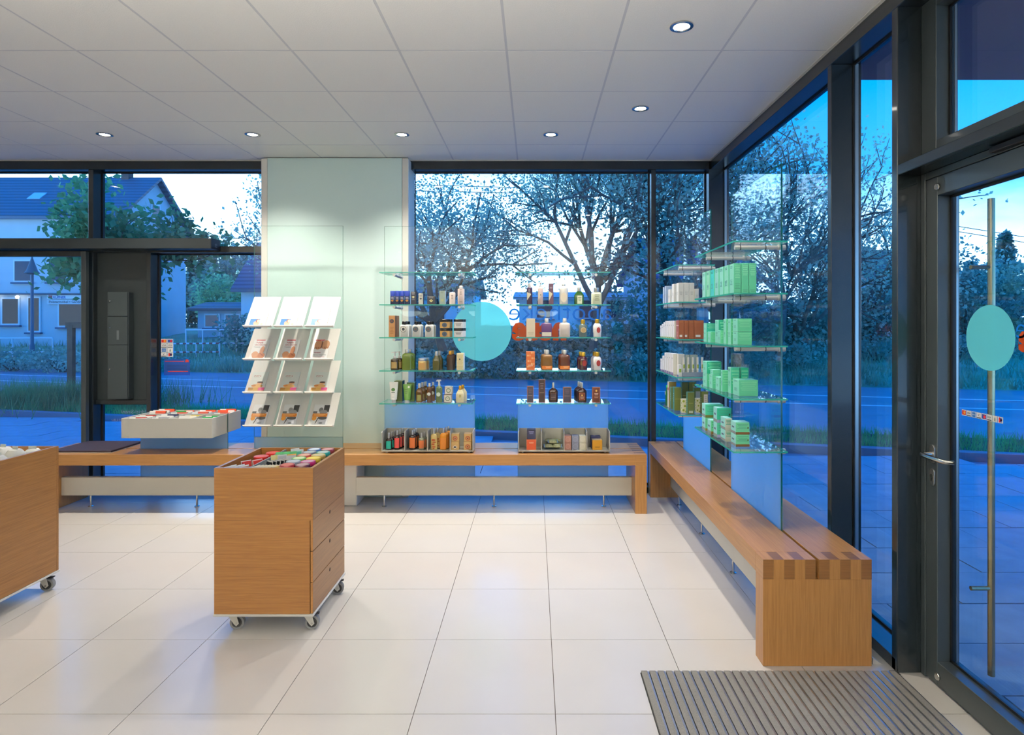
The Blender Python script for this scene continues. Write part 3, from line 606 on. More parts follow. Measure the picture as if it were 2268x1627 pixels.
# product trays on the bench
def ptray(label, x0, x1):
    t = thing('product_tray', label, 'tray', (x0, 5.36, .515)); w_ = x1-x0; d_ = .19; hh = .19; tm = M('#b9b6aa', .5)
    b = MB().box(0, w_, 0, d_, .012, .022).box(0, w_, d_-.008, d_, .022, hh); b.build('tray_body', tm, t, bevel=.001)
    for k in range(5):
        x = k*(w_-.007)/4; MB().extr([(x, 0, .022), (x, 0, hh-.012), (x, .012, hh), (x, d_-.008, hh), (x, d_-.008, .022)], (.007, 0, 0)).build('side_panel' if k in (0, 4) else 'divider', tm, t)
    for x, y in ((.04, .03), (w_-.04, .03), (.04, d_-.03), (w_-.04, d_-.03)): MB().lathe([(.012, 0), (.012, .012)], 12, (x, y, 0)).build('foot', M('#d9d8d2', .5), t)
    return t
ptray('grey four-compartment tray with coloured bottles under the pillar shelves', -1.342, -.536); ptray('grey four-compartment tray with soaps and sachets on rear bench', -.14, .668)
# ================================================================ goods
def art_mesh(w, h, y, arts, parent, name='print'):
    """flat print on a front face at local y; positions as fractions of width and height"""
    b = MB(); mats = []; lay = 0
    def mi(c):
        m_ = M(c, .4)
        if m_ not in mats: mats.append(m_)
        return mats.index(m_)
    for a in arts:
        k = a[0]; lay += 1; yy = y-.0004-.0002*lay
        if k == 'rect': _, cx_, cz, rw_, rh, c = a; b.poly([((cx_-rw_/2)*w, yy, (cz-rh/2)*h), ((cx_+rw_/2)*w, yy, (cz-rh/2)*h), ((cx_+rw_/2)*w, yy, (cz+rh/2)*h), ((cx_-rw_/2)*w, yy, (cz+rh/2)*h)], mi(c))
        elif k == 'oval': _, cx_, cz, rx, rz_, c = a; b.poly([(cx_*w+rx*w*math.cos(t), yy, cz*h+rz_*h*math.sin(t)) for t in [2*PI*q/20 for q in range(20)]], mi(c))
        elif k == 'disc': _, cx_, cz, r, c = a; b.poly([(cx_*w+r*w*math.cos(t), yy, cz*h+r*w*math.sin(t)) for t in [2*PI*q/24 for q in range(24)]], mi(c))
        elif k == 'dia': _, cx_, cz, r, c = a; b.poly([((cx_-r)*w, yy, cz*h), (cx_*w, yy, cz*h-r*w*.7), ((cx_+r)*w, yy, cz*h), (cx_*w, yy, cz*h+r*w*.7)], mi(c))
        elif k == 'tri': _, cx_, cz, s_, c = a; b.poly([((cx_-.5*s_)*w, yy, (cz+.22)*h), ((cx_-.5*s_)*w+.001, yy, (cz-.26)*h), ((cx_+.4*s_)*w, yy, (cz+.08)*h), ((cx_+.3*s_)*w, yy, (cz+.12)*h)], mi(c))
        elif k == 'lines':
            _, cx_, cz, lw_, n, dz, c = a
            for q in range(n):
                ww = lw_*(1-.25*((q*7) % 3)/2); b.poly([((cx_-ww/2)*w, yy, (cz-q*dz)*h), ((cx_+ww/2)*w, yy, (cz-q*dz)*h), ((cx_+ww/2)*w, yy, (cz-q*dz+dz*.42)*h), ((cx_-ww/2)*w, yy, (cz-q*dz+dz*.42)*h)], mi(c))
        elif k == 'edge':
            c = a[1]; e_ = a[2] if len(a) > 2 else .06
            for x0, x1, z0, z1 in ((-.5, -.5+e_, 0, 1), (.5-e_, .5, 0, 1), (-.5+e_, .5-e_, 0, e_*w/h), (-.5+e_, .5-e_, 1-e_*w/h, 1)): b.poly([(x0*w, yy, z0*h), (x1*w, yy, z0*h), (x1*w, yy, z1*h), (x0*w, yy, z1*h)], mi(c))
    if b.v: return b.build(name, mats, parent)
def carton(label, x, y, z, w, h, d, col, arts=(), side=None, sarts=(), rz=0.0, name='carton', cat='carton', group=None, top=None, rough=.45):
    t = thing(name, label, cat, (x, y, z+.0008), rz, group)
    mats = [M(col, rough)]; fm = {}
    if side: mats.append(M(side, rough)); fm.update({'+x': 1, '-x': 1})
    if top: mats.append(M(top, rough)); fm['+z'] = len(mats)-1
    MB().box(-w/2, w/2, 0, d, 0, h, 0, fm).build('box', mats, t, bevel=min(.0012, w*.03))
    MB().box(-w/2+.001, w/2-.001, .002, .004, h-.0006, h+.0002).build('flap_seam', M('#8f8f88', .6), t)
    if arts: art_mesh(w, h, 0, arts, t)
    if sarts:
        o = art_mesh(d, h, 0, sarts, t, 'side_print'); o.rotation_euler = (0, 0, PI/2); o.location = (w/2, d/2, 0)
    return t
SHP = {  # shoulder profiles: (fraction of half width, fraction of body height)
 'round': [(.86, 0), (1, .03), (1, .80), (.97, .87), (.84, .93), (.6, .98), (.42, 1)],
 'square': [(.94, 0), (1, .02), (1, .84), (.97, .90), (.82, .96), (.55, .99), (.42, 1)],
 'slope': [(.94, 0), (1, .03), (1, .66), (.95, .74), (.62, .9), (.5, 1)],
 'flask': [(.86, 0), (1, .06), (1, .70), (.94, .80), (.70, .90), (.42, .96), (.34, 1)],
 'straight': [(.96, 0), (1, .02), (1, .97), (.95, 1)],
 'egg': [(.90, 0), (.93, .02), (.93, .3), (1, .36), (1, .72), (.9, .86), (.6, .97), (.45, 1)],
 'dome': [(.92, 0), (1, .02), (1, .9), (.9, .97), (.7, 1)],
 'taper': [(.82, 0), (.90, .03), (1, .9), (1, .94), (.55, .99), (.5, 1)]}
def bottle(label, x, y, z, w, h, col, shape='round', ex=2.6, ratio=.62, cap=None, capw=.4, caph=.2, capc='#c9c8c4', capm=.7, pump=False, liquid=False, arts=(), band=None, rz=0.0, name='bottle', cat='bottle', group=None, rough=.25, spray=False, lid=False):
    """h: body height without the cap; caph: metres"""
    t = thing(name, label, cat, (x, y+w/2*ratio, z+.0008), rz, group)
    m_ = sheer('liquid_'+col, col, .72, .1) if liquid else M(col, rough, 0, .3)
    prof = [(w/2*a, h*b_) for a, b_ in SHP[shape]]
    MB().lathe(prof, 24, ex=ex, ratio=ratio).build('body', m_, t, smooth=True)
    cm = M(capc, .28, capm)
    if cap is not False:
        cr = w*capw/2
        if lid: MB().lathe([(cr*.98, h+.0002), (cr, h+.003), (cr, h+caph-.002), (cr*.96, h+caph)], 24, ex=ex, ratio=ratio).build('lid', cm, t, smooth=True)
        elif pump:
            MB().lathe([(cr*1.25, h), (cr*1.25, h+caph*.3), (cr*.5, h+caph*.34), (cr*.5, h+caph*.75)], 14).build('pump_collar', cm, t, smooth=True)
            hd = MB().lathe([(cr*.75, h+caph*.75), (cr*.9, h+caph*.82), (cr*.8, h+caph)], 12).tube([(0, 0, h+caph*.9), (-cr*2.2, -cr*.6, h+caph*.88), (-cr*2.7, -cr*.7, h+caph*.78)], cr*.35, 8); hd.build('pump_head', cm, t, smooth=True)
        elif spray:
            MB().lathe([(cr, h), (cr, h+caph*.3), (cr*.8, h+caph*.4), (cr*.8, h+caph*.8)], 14).build('spray_collar', cm, t, smooth=True)
            MB().extr([(-cr*2.6, -cr*.6, h+caph*.72), (-cr*1.6, -cr*.6, h+caph*.98), (cr*1.2, -cr*.6, h+caph), (cr*1.6, -cr*.6, h+caph*.75), (-cr*.6, -cr*.6, h+caph*.7)], (0, cr*1.2, 0)).build('trigger_head', cm, t)
        else: MB().lathe([(cr*.96, h), (cr, h+.002), (cr, h+caph-.003), (cr*.88, h+caph)], 16).build('cap', cm, t, smooth=True)
    if band:
        z0, z1, c, wr = band   # label wrapped round the front: from z0 to z1 (fractions), wr: half angle in radians
        n = 14; b = MB(); r = w/2*1.012
        pts = []
        for q in range(n+1):
            a = -PI/2-wr+2*wr*q/n; ca, sa = math.cos(a), math.sin(a); pts.append((r*math.copysign(abs(ca)**(2/ex), ca), r*ratio*math.copysign(abs(sa)**(2/ex), sa)-.0003))
        for q in range(n): b.poly([(*pts[q], z0*h), (*pts[q+1], z0*h), (*pts[q+1], z1*h), (*pts[q], z1*h)])
        b.build('label', M(c, .4), t)
    if arts: art_mesh(w, h, -w/2*ratio*1.015-.0006, arts, t)
    return t
K = 5.31/F
def bl(z): return 835+z/10.08
def brx(z): return 1130+z/9.45
def br4(z): return 1130+z/8.5625
YS = 5.30
def pos(f, a, b, Y=YS): x0, x1 = wx(f(a), Y), wx(f(b), Y); return (x0+x1)/2, x1-x0
# ---- pillar unit, top stocked shelf
z = SH[3]; U = 'pillar shelves'
for k, (a, b) in enumerate(((290, 390), (395, 500), (503, 608), (612, 726))):
    x, w_ = pos(bl, a, b); bottle(['leftmost', 'second', 'third', 'fourth'][k]+' navy jar with royal blue cap, top stocked shelf beside pillar', x, YS, z, w_*.95, .072, '#16204a', 'straight', 5, .8, capw=1.0, caph=.045, capc='#1f3fae', capm=0, lid=True, arts=(('dia', 0, .45, .34, '#d9a53a'), ('dia', 0, .45, .16, '#a8341f'), ('lines', 0, .82, .5, 2, .1, '#9fa6b8')), name='jar', cat='jar', group='navy jars beside pillar')
x, w_ = pos(bl, 757, 872); carton('black upright carton with pale diamond beside the four navy jars', x, YS, z, w_, 28*K, .045, '#1c2030', (('dia', -.05, .58, .34, '#e6dfae'), ('lines', -.05, .93, .7, 3, .07, '#c9c9cc'), ('lines', -.05, .42, .6, 2, .06, '#9a9aa2')))
x, w_ = pos(bl, 925, 1030); carton('cream carton with dark diamond between the two black cartons', x, YS, z, w_, 24*K, .05, '#d5d2c6', (('dia', 0, .52, .3, '#34363c'), ('lines', 0, .85, .6, 3, .07, '#8d8c88')), side='#22284a')
x, w_ = pos(bl, 1120, 1300); carton('short wide black carton with gold diamond on the pillar shelves', x, YS, z, w_, 18*K, .07, '#191c26', (('dia', 0, .45, .26, '#e2d9a2'), ('dia', 0, .45, .12, '#a88f3a'), ('lines', 0, .88, .6, 2, .1, '#a8a8a8')))
x, w_ = pos(bl, 1390, 1525); t = carton('translucent grey green carton right of the short black carton', x, YS, z, w_, 30*K, .05, '#9fb0a4', (('lines', -.05, .9, .5, 2, .06, '#6e7d72'), ('disc', 0, .3, .22, '#b9bd8a')), side='#b9cdd3')
x, w_ = pos(bl, 1608, 1746); bottle('short pale pink stick jar on top stocked shelf beside pillar', x, YS, z, w_, 27*K, '#e8d5cb', 'dome', 2.6, .8, cap=False, arts=(('lines', 0, .7, .35, 3, .13, '#8d8078'),), name='jar', cat='jar', rough=.4)
x, w_ = pos(bl, 1795, 1945); bottle('tall pale pink bottle with clear cap, right end of pillar shelf', x, YS, z, w_, 35*K, '#e9d3ca', 'straight', 3.2, .75, capw=.55, caph=.026, capc='#e8e4df', capm=0, arts=(('lines', 0, .9, .3, 4, .09, '#8d7b73'), ('lines', 0, .15, .4, 1, .06, '#8d7b73')), rough=.4)
# ---- second
z = SH[2]
x, w_ = pos(bl, 262, 400); t = carton('tall tan carton with dark round emblem, front of its row', x, YS, z, w_, 47.5*K, .05, '#c08a55', (('disc', 0, .74, .34, '#3c4048'), ('disc', 0, .74, .12, '#7d3a2a'), ('lines', 0, .44, .6, 5, .07, '#a06c3a')), side='#a8713f', group='tan cartons beside pillar')
for k in (1, 2): dup(t, (x, YS+.06*k, z+.0008), ['', 'tall tan carton, second in its row', 'tall tan carton, last in its row by the glass panel'][k])
for k, (a, b) in enumerate(((510, 712), (782, 970), (1065, 1258))):
    x, w_ = pos(bl, a, b); ar = (('disc', -.12, .62, .34, '#2c2f34'), ('disc', -.12, .62, .30, '#e9e4da'), ('disc', -.12, .62, .16, '#26292e')) if k == 0 else (('disc', -.08, .62, .33, '#4a555c'), ('disc', -.08, .62, .1, '#6d3a2e'))
    t = bottle(['white square bottle with black cap and ringed emblem', 'white square bottle with black cap, middle of the three', 'white square bottle with black cap beside the gold jars'][k], x, YS, z, w_, 28*K, '#ece8df', 'square', 5.5, .62, capw=.58, caph=.027, capc='#1a1b1e', capm=0, arts=ar, group='white black-capped bottles beside pillar', rough=.35)
    dup(t, (x+.004, YS+.03+.085+.0, z+.0008), ['white black-capped bottle behind the ringed emblem bottle', 'white black-capped bottle behind the middle one', 'white black-capped bottle behind the one beside the gold jars'][k])
def jar(label, x, y, z, w, h, col, ar, grp): return bottle(label, x, y, z, w, h*.7, col, 'straight', 3, .9, capw=1.02, caph=h*.3, capc='#18191c', capm=0, lid=True, arts=ar, name='jar', cat='jar', group=grp, rough=.35)
for g, (a, b, c, nm_) in enumerate(((1390, 1625, '#c89b58', 'gold'), (1705, 1930, '#e6e2dc', 'white'))):
    x, w_ = pos(bl, a, b); hh = 19.6*K
    ar = (('oval', 0, .5, .24, .38, '#32465a'), ('oval', 0, .5, .12, .18, '#1f2b3a')) if g == 0 else (('lines', 0, .7, .6, 3, .18, '#6f6f70'),)
    for q, (zz, wh) in enumerate(((z, 'lower'), (z+hh+.0012, 'upper'))):
        t = jar(f'{wh} {nm_} jar with black lid in the front stack', x, YS, zz, w_, hh, c, ar, nm_+' lidded jars')
        if g == 0 or q == 0: dup(t, (x+.006, YS+w_*.45+.088, zz+.0008), f'{wh} {nm_} jar with black lid in the rear stack')
        else: dup(t, (x+.006, YS+w_*.45+.088, zz+.0008), f'{wh} {nm_} jar with black lid in the rear stack')
# ---- third
z = SH[1]
x, w_ = pos(bl, 287, 470); t = bottle('dark amber pump bottle at left end, front', x, YS, z, w_, 25*K, '#6d5527', 'round', 2.2, .9, capw=.3, caph=.06, capc='#e4e2dd', capm=0, pump=True, liquid=True, band=(.15, .7, '#a98b52', .7), group='amber pump bottles'); dup(t, (x+.028, YS+.085, z+.0008), 'dark amber pump bottle behind the front one, left end'); 
x, w_ = pos(bl, 552, 765); t = bottle('large pale green bath bottle with silver cap, front', x, YS, z, w_, 37*K, '#a9bd4a', 'round', 3.5, .6, capw=.42, caph=.032, liquid=True, arts=(), group='pale green bath bottles'); dup(t, (x+.012, YS+.105, z+.0008), 'large pale green bath bottle with silver cap, rear')
x, w_ = pos(bl, 905, 1092); t = bottle('squat beige jar with silver clip lid and kraft label, front', x, YS, z, w_, 19*K, '#c8ab6a', 'straight', 3, .95, capw=.96, caph=.026, capc='#bfc3c6', capm=.8, lid=True, band=(.12, .82, '#c79a5a', .8), name='jar', cat='jar', group='beige clip jars'); dup(t, (x+.01, YS+.12, z+.0008), 'squat beige jar with silver clip lid, rear')
x, w_ = pos(bl, 1235, 1402); t = bottle('olive shower bottle with silver cap, front', x, YS, z, w_, 31*K, '#93892a', 'slope', 3.5, .7, capw=.38, caph=.04, liquid=True, group='olive shower bottles'); dup(t, (x+.014, YS+.1, z+.0008), 'olive shower bottle with silver cap, rear')
x, w_ = pos(bl, 1548, 1712); t = bottle('tall brown oil bottle with amber cap, front', x, YS, z, w_, 34*K, '#6b3f16', 'taper', 4, .8, capw=.5, caph=.032, capc='#c08a2a', capm=.4, liquid=True, group='brown oil bottles'); dup(t, (x+.006, YS+.1, z+.0008), 'tall brown oil bottle with amber cap, rear')
x, w_ = pos(bl, 1776, 1932); t = carton('cream striped carton at right end of the pillar shelf', x, YS, z, w_, 37*K, .1, '#efe2b4', (('lines', -.02, .85, .92, 12, .07, '#d9c48a'), ('disc', -.05, .64, .12, '#5d5a4a')), side='#f1efe6')
# ---- fourth
z = SH[0]
def tube_std(label, x, y, z, w, h, col, cap_c, ar, grp=None):
    t = thing('cream_tube', label, 'tube', (x, y+.02, z+.0008), 0, grp); n = 16; secs = []; hc = h*.14
    for f, rx, ry in ((0, .36, .9), (.45, .42, .62), (.9, .5, .1), (1, .5, .03)):
        secs.append([(w*rx*math.cos(2*PI*q/n), .4*w*ry*math.sin(2*PI*q/n), hc+(h-hc)*f) for q in range(n)])
    MB().loft(secs).build('body', M(col, .35), t, smooth=True); MB().lathe([(w*.23, 0), (w*.23, hc-.004), (w*.2, hc)], 16).build('cap', M(cap_c, .35), t, smooth=True)
    o = art_mesh(w, h, -.03, ar, t); o.rotation_euler = (-.09, 0, 0); o.location = (0, -.0035, 0)
    return t
x, w_ = pos(bl, 265, 462); tube_std('white cream tube with green oval standing on its cap', x, YS, z, w_, 45*K, '#eae8e0', '#e4e2dc', (('oval', -.0, .62, .22, .08, '#3f6b35'), ('rect', 0, .49, .4, .03, '#2c3b2a'), ('lines', 0, .25, .3, 1, .03, '#8d948a')))
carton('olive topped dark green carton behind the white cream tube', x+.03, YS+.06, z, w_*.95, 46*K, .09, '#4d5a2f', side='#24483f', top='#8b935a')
x, w_ = pos(bl, 570, 765); tube_std('green cream tube with white seal standing on its cap', x, YS, z, w_, 40*K, '#5d8a37', '#e4e2dc', (('disc', .22, .84, .13, '#dfe6cf'), ('lines', -.08, .68, .35, 3, .1, '#3d5c2c')))
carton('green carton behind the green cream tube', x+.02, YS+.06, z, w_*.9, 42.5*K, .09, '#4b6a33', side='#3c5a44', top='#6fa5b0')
x, w_ = pos(bl, 862, 1010); t = bottle('golden oil bottle with silver cap, first of the three', x, YS, z, w_, 32*K, '#a5781c', 'flask', 2.6, .7, capw=.45, caph=.04, capc='#d0cfcb', capm=.5, liquid=True, band=(.12, .52, '#8f8a4c', .55), group='golden oil bottles')
for k in (1, 2): dup(t, (x+.012*k, YS+.022+.085*k, z+.0008), ['', 'golden oil bottle with silver cap, second of the three', 'golden oil bottle with silver cap, last of the three'][k])
x, w_ = pos(bl, 1112, 1215); t = bottle('slim rose amber bottle with round white label, front', x, YS, z, w_, 35*K, '#a8743f', 'round', 2.2, .9, capw=.5, caph=.03, capc='#d6d5d2', capm=.3, liquid=True, arts=(('disc', -.05, .53, .38, '#e6e3d6'),), group='rose amber bottles'); dup(t, (x+.016, YS+.02+.09, z+.0008), 'slim rose amber bottle with round white label, rear')
x, w_ = pos(bl, 1306, 1450); bottle('pale green spray bottle with white trigger head', x, YS, z, w_, 36*K, '#b7c48a', 'round', 2.2, .9, capw=.4, caph=.056, capc='#e6e6e4', capm=0, spray=True, liquid=True, arts=(('disc', -.05, .5, .32, '#dfe8cf'),))
x, w_ = pos(bl, 1490, 1662)
for k, zz in enumerate((z, z+18*K)): carton(['lower', 'upper'][k]+' white cube carton with brown edges and green wreath', x+.006*k, YS+.008*k, zz, w_, 17*K, .07, '#ece6d6', (('edge', '#6d4a26', .05), ('oval', 0, .5, .3, .3, '#6c7d55'), ('oval', 0, .5, .22, .2, '#ece6d6'), ('lines', 0, .55, .3, 1, .1, '#6c7d55')), group='white cube cartons')
x, w_ = pos(bl, 1758, 1946); t = bottle('cream milk bottle with gold cap at right end, front', x, YS, z, w_, 28*K, '#e3d7ae', 'slope', 4, .6, capw=.36, caph=.034, capc='#d99b2a', capm=.5, arts=(('lines', 0, .9, .5, 1, .05, '#8d8558'), ('oval', 0, .5, .14, .12, '#a59a62')), group='cream milk bottles', rough=.35); dup(t, (x+.012, YS+.04+.07, z+.0008), 'cream milk bottle with gold cap at right end, rear')
# ---- tray below the pillar shelves (floor of tray z .537)
TZ = .515+.022; YT = 5.385; KT = YT/F
def tpos(a, b): return pos(bl, a, b, YT)
def brow(a, b, h_, caph, lc, col, names, dx=.014, dy=.052, name='bottle', lab=(.1, .78), capc='#cfcfcf', sh='round', liq=True, arts=(), grp=None):
    x, w_ = tpos(a, b); w_ *= .98
    t = bottle(names[0], x, YT, TZ, w_, h_*KT, col, sh, 2.4, .82, capw=.36, caph=caph*KT, capc=capc, capm=.8, liquid=False, band=(*lab, lc, 1.0) if lc else None, arts=arts, group=grp, rough=.15)
    for k, n_ in enumerate(names[1:]): dup(t, (x+dx*(k+1), YT+w_/2*.82+dy*(k+1), TZ+.0008), n_)
brow(185, 320, 25, 12, '#1fa795', '#2a1c14', ['dark bottle with teal label, front of its row', 'dark bottle behind the teal label bottle', 'dark bottle last in the teal label row'], grp='teal label bottles')
brow(375, 502, 32, 10.5, '#d9534f', '#31190f', ['dark bottle with coral red label, front of its row', 'dark bottle with coral red label, second', 'dark bottle with coral red label, last'], lab=(.13, .83), grp='coral label bottles')
brow(705, 856, 33, 9.5, '#d8743a', '#2f1b10', ['dark bottle with orange label, front of its row', 'dark bottle with orange label, second', 'dark bottle with orange label, last'], lab=(.12, .82), dx=.006, grp='orange label bottles')
brow(920, 1052, 27, 10, '#dd7a45', '#8a8a70', ['small grey green bottle with orange label, front', 'small grey green bottle with orange label, rear'], lab=(.13, .77), grp='small grey green bottles')
brow(1186, 1340, 35.5, 10.5, None, '#e2c67c', ['pale yellow bottle with red swirl print, front', 'pale yellow bottle behind the red swirl bottle'], dx=.024, sh='straight' if 0 else 'round', arts=(('oval', -.02, .62, .3, .06, '#b5531f'), ('oval', .1, .48, .28, .045, '#c2662a'), ('oval', -.08, .36, .25, .05, '#b5531f'), ('oval', .05, .2, .26, .05, '#c2662a'), ('oval', 0, .1, .15, .03, '#b5531f')), grp='pale yellow bottles')
brow(1395, 1550, 37, 10.5, '#e2892e', '#e0902f', ['bright orange bottle with silver cap, front', 'bright orange bottle with silver cap, second', 'bright orange bottle with silver cap, last'], lab=(.06, .72), dx=.016, grp='bright orange bottles')
for k, (a, b) in enumerate(((1630, 1806), (1945, 2118))):
    x, w_ = tpos(a, b); em = lambda q: (('disc', .0, .42, .3, '#a8472f'), ('disc', 0, .42, .2, '#c09058'), ('disc', 0, .42, .1, '#6b3a2c')) if (k or q) else (('dia', 0, .36, .34, '#ece4d2'), ('dia', 0, .36, .2, '#24242a'))
    for q in (0, 1): carton(['lower kraft soap cube with white star emblem' if not k else 'lower kraft soap cube with red seal, right side of tray', 'upper kraft soap cube with red seal beside the orange bottles' if not k else 'upper kraft soap cube with red seal, right side of tray'][q], x+.009*(1-k)-.004*k, YT+.012*q, TZ+q*(17.6*KT+.001), w_, 17.5*KT, .065, '#c9a468', em(q), group='kraft soap cubes', name='soap_box', cat='soap box')
# ---- lettered window unit
z = SH[3]
x, w_ = pos(brx, 345, 466); bottle('plum bottle with white cap and cream triangle label', x, YS, z, w_, 38*K, '#3c2b45', 'dome', 2.4, .85, capw=.58, caph=.033, capc='#e6e2dc', capm=0, arts=(('tri', -.05, .5, .8, '#d8cdb0'),), rough=.3)
x, w_ = pos(brx, 578, 692); bottle('pale pink pump bottle with white pump head', x, YS, z, w_, 38*K, '#dcc3c0', 'dome', 2.4, .85, capw=.4, caph=.042, capc='#efece6', capm=0, pump=True, arts=(('tri', -.05, .5, .8, '#e0cdb4'), ('disc', .02, .55, .1, '#4a3a3c')), rough=.35)
x, w_ = pos(brx, 806, 906); carton('tall narrow plum carton with cream shape between bottles', x, YS, z, w_, 46*K, .04, '#5f3f52', (('tri', -.05, .42, .85, '#dccfae'), ('lines', 0, .82, .6, 2, .05, '#cbb8c0')))
x, w_ = pos(brx, 1030, 1216); bottle('large silvery white aluminium bottle with round shoulders', x, YS, z, w_, 41*K, '#dcd8d0', 'round', 2.2, .9, capw=.42, caph=.02, capc='#e6e4de', capm=.2, arts=(('oval', .0, .38, .36, .26, '#e3d4bd'),), rough=.25)
x, w_ = pos(brx, 1345, 1546); bottle('green lotion bottle with silver cap and cream label', x, YS, z, w_, 29*K, '#4e9a33', 'slope', 5, .55, capw=.42, caph=.034, liquid=True, arts=(('rect', .05, .36, .5, .62, '#dfe2c0'), ('lines', .05, .5, .35, 3, .12, '#7d8560')))
x, w_ = pos(brx, 1700, 1912); bottle('pale cream lotion bottle with silver cap, right end', x, YS, z, w_, 27*K, '#dfe3c2', 'square', 5, .55, capw=.5, caph=.04, arts=(('edge', '#cfd6ae', .03), ('lines', .05, .75, .45, 4, .14, '#8b9270')), rough=.3)
z = SH[2]
x, w_ = pos(brx, 340, 522); carton('plain beige upright carton left of the lilac bottle', x, YS, z, w_, 41*K, .06, '#dccdb0', (('lines', 0, .25, .7, 3, .05, '#bfa98a'),))
x, w_ = pos(brx, 655, 872); bottle('lilac pink square bottle with cream foot label', x, YS, z, w_, 32*K, '#b57fb8', 'square', 4.5, .55, capw=.38, caph=.037, capc='#e3dfd8', capm=.2, liquid=True, arts=(('rect', 0, .2, .9, .28, '#e6d8c4'),))
x, w_ = pos(brx, 1030, 1257); bottle('cream white square bottle with broad shoulders', x, YS, z, w_, 32*K, '#e3d6cc', 'square', 4.5, .55, capw=.38, caph=.037, capc='#e3dfd8', capm=.2, arts=(('lines', 0, .15, .7, 2, .06, '#c8b8a8'),), rough=.35)
x, w_ = pos(brx, 1440, 1612); bottle('clear round perfume bottle with gold cap', x, YS, z, w_, 29.5*K, '#b5bfae', 'egg', 2.2, .8, capw=.56, caph=.036, capc='#d9ab3a', capm=.6, liquid=True, arts=(('disc', .05, .52, .34, '#c9b58a'), ('disc', .05, .52, .26, '#a98c5f')))
x, w_ = pos(brx, 1738, 1916); bottle('white bottle with gold cap and red oval, upper shelf', x, YS, z, w_, 31*K, '#ece9e4', 'egg', 2.6, .7, capw=.54, caph=.035, capc='#d9ab3a', capm=.6, arts=(('oval', .12, .5, .22, .2, '#8c1f22'),), rough=.3)
z = SH[1]
x, w_ = pos(brx, 335, 516); carton('orange carton with pale blossom print', x, YS, z, w_, 41*K, .06, '#dd7338', tuple(('disc', -.3+.22*(q % 4)+.06*((q//4) % 2), .18+.15*(q//2) % .8, .11, ['#eab27a', '#e89660'][q % 2]) for q in range(12))+(('lines', 0, .26, .6, 2, .05, '#f0d8c0'),), top='#efc3a8')
for k, (a, b, c, n_) in enumerate(((660, 888, '#d8a552', 'honey yellow square bottle with orange foot label'), (1036, 1254, '#a5562f', 'copper brown square bottle with orange foot label'))):
    x, w_ = pos(brx, a, b); t = bottle(n_, x, YS, z, w_, 34*K, c, 'square', 4.5, .55, capw=.38, caph=.038, capc='#d9d5cc', capm=.3, liquid=True, arts=(('rect', 0, .16, .92, .22, '#dd7a30'), ('lines', .1, .2, .5, 2, .07, '#f0c08a')))
    dup(t, (x-.008, YS+.13, z+.0008), n_.replace('with orange foot label', 'standing in the second row'))
for k, (a, b, c, n_) in enumerate(((1445, 1622, '#7d2140', 'dark red perfume bottle with gold cap'), (1738, 1917, '#ece6e2', 'white bottle with gold cap and dark red oval'))):
    x, w_ = pos(brx, a, b); t = bottle(n_+', front', x, YS, z, w_, 30*K, c, 'egg', 2.6, .7, capw=.54, caph=.036, capc='#d9ab3a', capm=.6, liquid=(k == 0), arts=(('oval', .12, .5, .24, .22, '#8c1f22'),)+((('rect', -.28, .5, .05, .3, '#d9ab3a'),) if k == 0 else ()), rough=.3)
    dup(t, (x-.012, YS+.12, z+.0008), n_+', rear')
z = SH[0]
def bcart(a, b, h_, n_, c1='#7a3f22', c2='#3a3645', d=.06, extra=()):
    x, w_ = pos(br4, a, b); return carton(n_, x, YS, z, w_, h_*K, d, c2, (('edge', c1, .07), ('lines', 0, .8, .55, 3, .1, '#6b5a66'), ('lines', 0, .42, .7, 1, .03, '#c9b0a0'))+extra, side=c1, top='#4b5a86')
bcart(320, 440, 36, 'small navy and copper carton, left end of bottom glass shelf', '#a8663f')
bcart(540, 662, 51, 'tall slim brown and copper carton', '#8c4426', '#33211e')
def flask(a, b, n_, ar, back=()):
    x, w_ = pos(br4, a, b); t = bottle(n_, x, YS, z, w_, 32*K, '#2c140f', 'flask', 3.2, .5, capw=.26, caph=.046, capc='#cfcac2', capm=.7, arts=ar, rough=.12)
    for k, q in enumerate(back): dup(t, (x-.010*(k+1), YS+.023+.06*(k+1), z+.0008), q)
flask(730, 906, 'dark brown flask bottle with plain framed label', (('rect', 0, .42, .6, .5, '#8a5a3a'), ('rect', 0, .42, .54, .45, '#3a2a30'), ('lines', 0, .34, .45, 1, .03, '#c9b0a0')))
bcart(1005, 1158, 34, 'broad navy and copper carton between the two flasks', '#a8663f')
flask(1275, 1452, 'dark brown flask bottle with sun emblem, front', (('rect', 0, .42, .62, .5, '#b5683a'), ('rect', 0, .42, .56, .45, '#5a2a1a'), ('disc', 0, .5, .09, '#e0b860'), ('lines', 0, .36, .4, 2, .08, '#d8b8a0')), ['dark brown flask bottle, second behind the sun emblem flask', 'dark brown flask bottle, third behind the sun emblem flask'])
x, w_ = pos(br4, 1560, 1706); carton('brown carton with golden sun at right end', x, YS, z, w_, 34*K, .06, '#5c2a1a', (('edge', '#a8663f', .06), ('disc', 0, .76, .13, '#dfb25a'), ('lines', 0, .56, .5, 2, .08, '#d8c0b0'), ('lines', 0, .36, .55, 2, .06, '#b8907a')), side='#6d3420', top='#5a6a96')
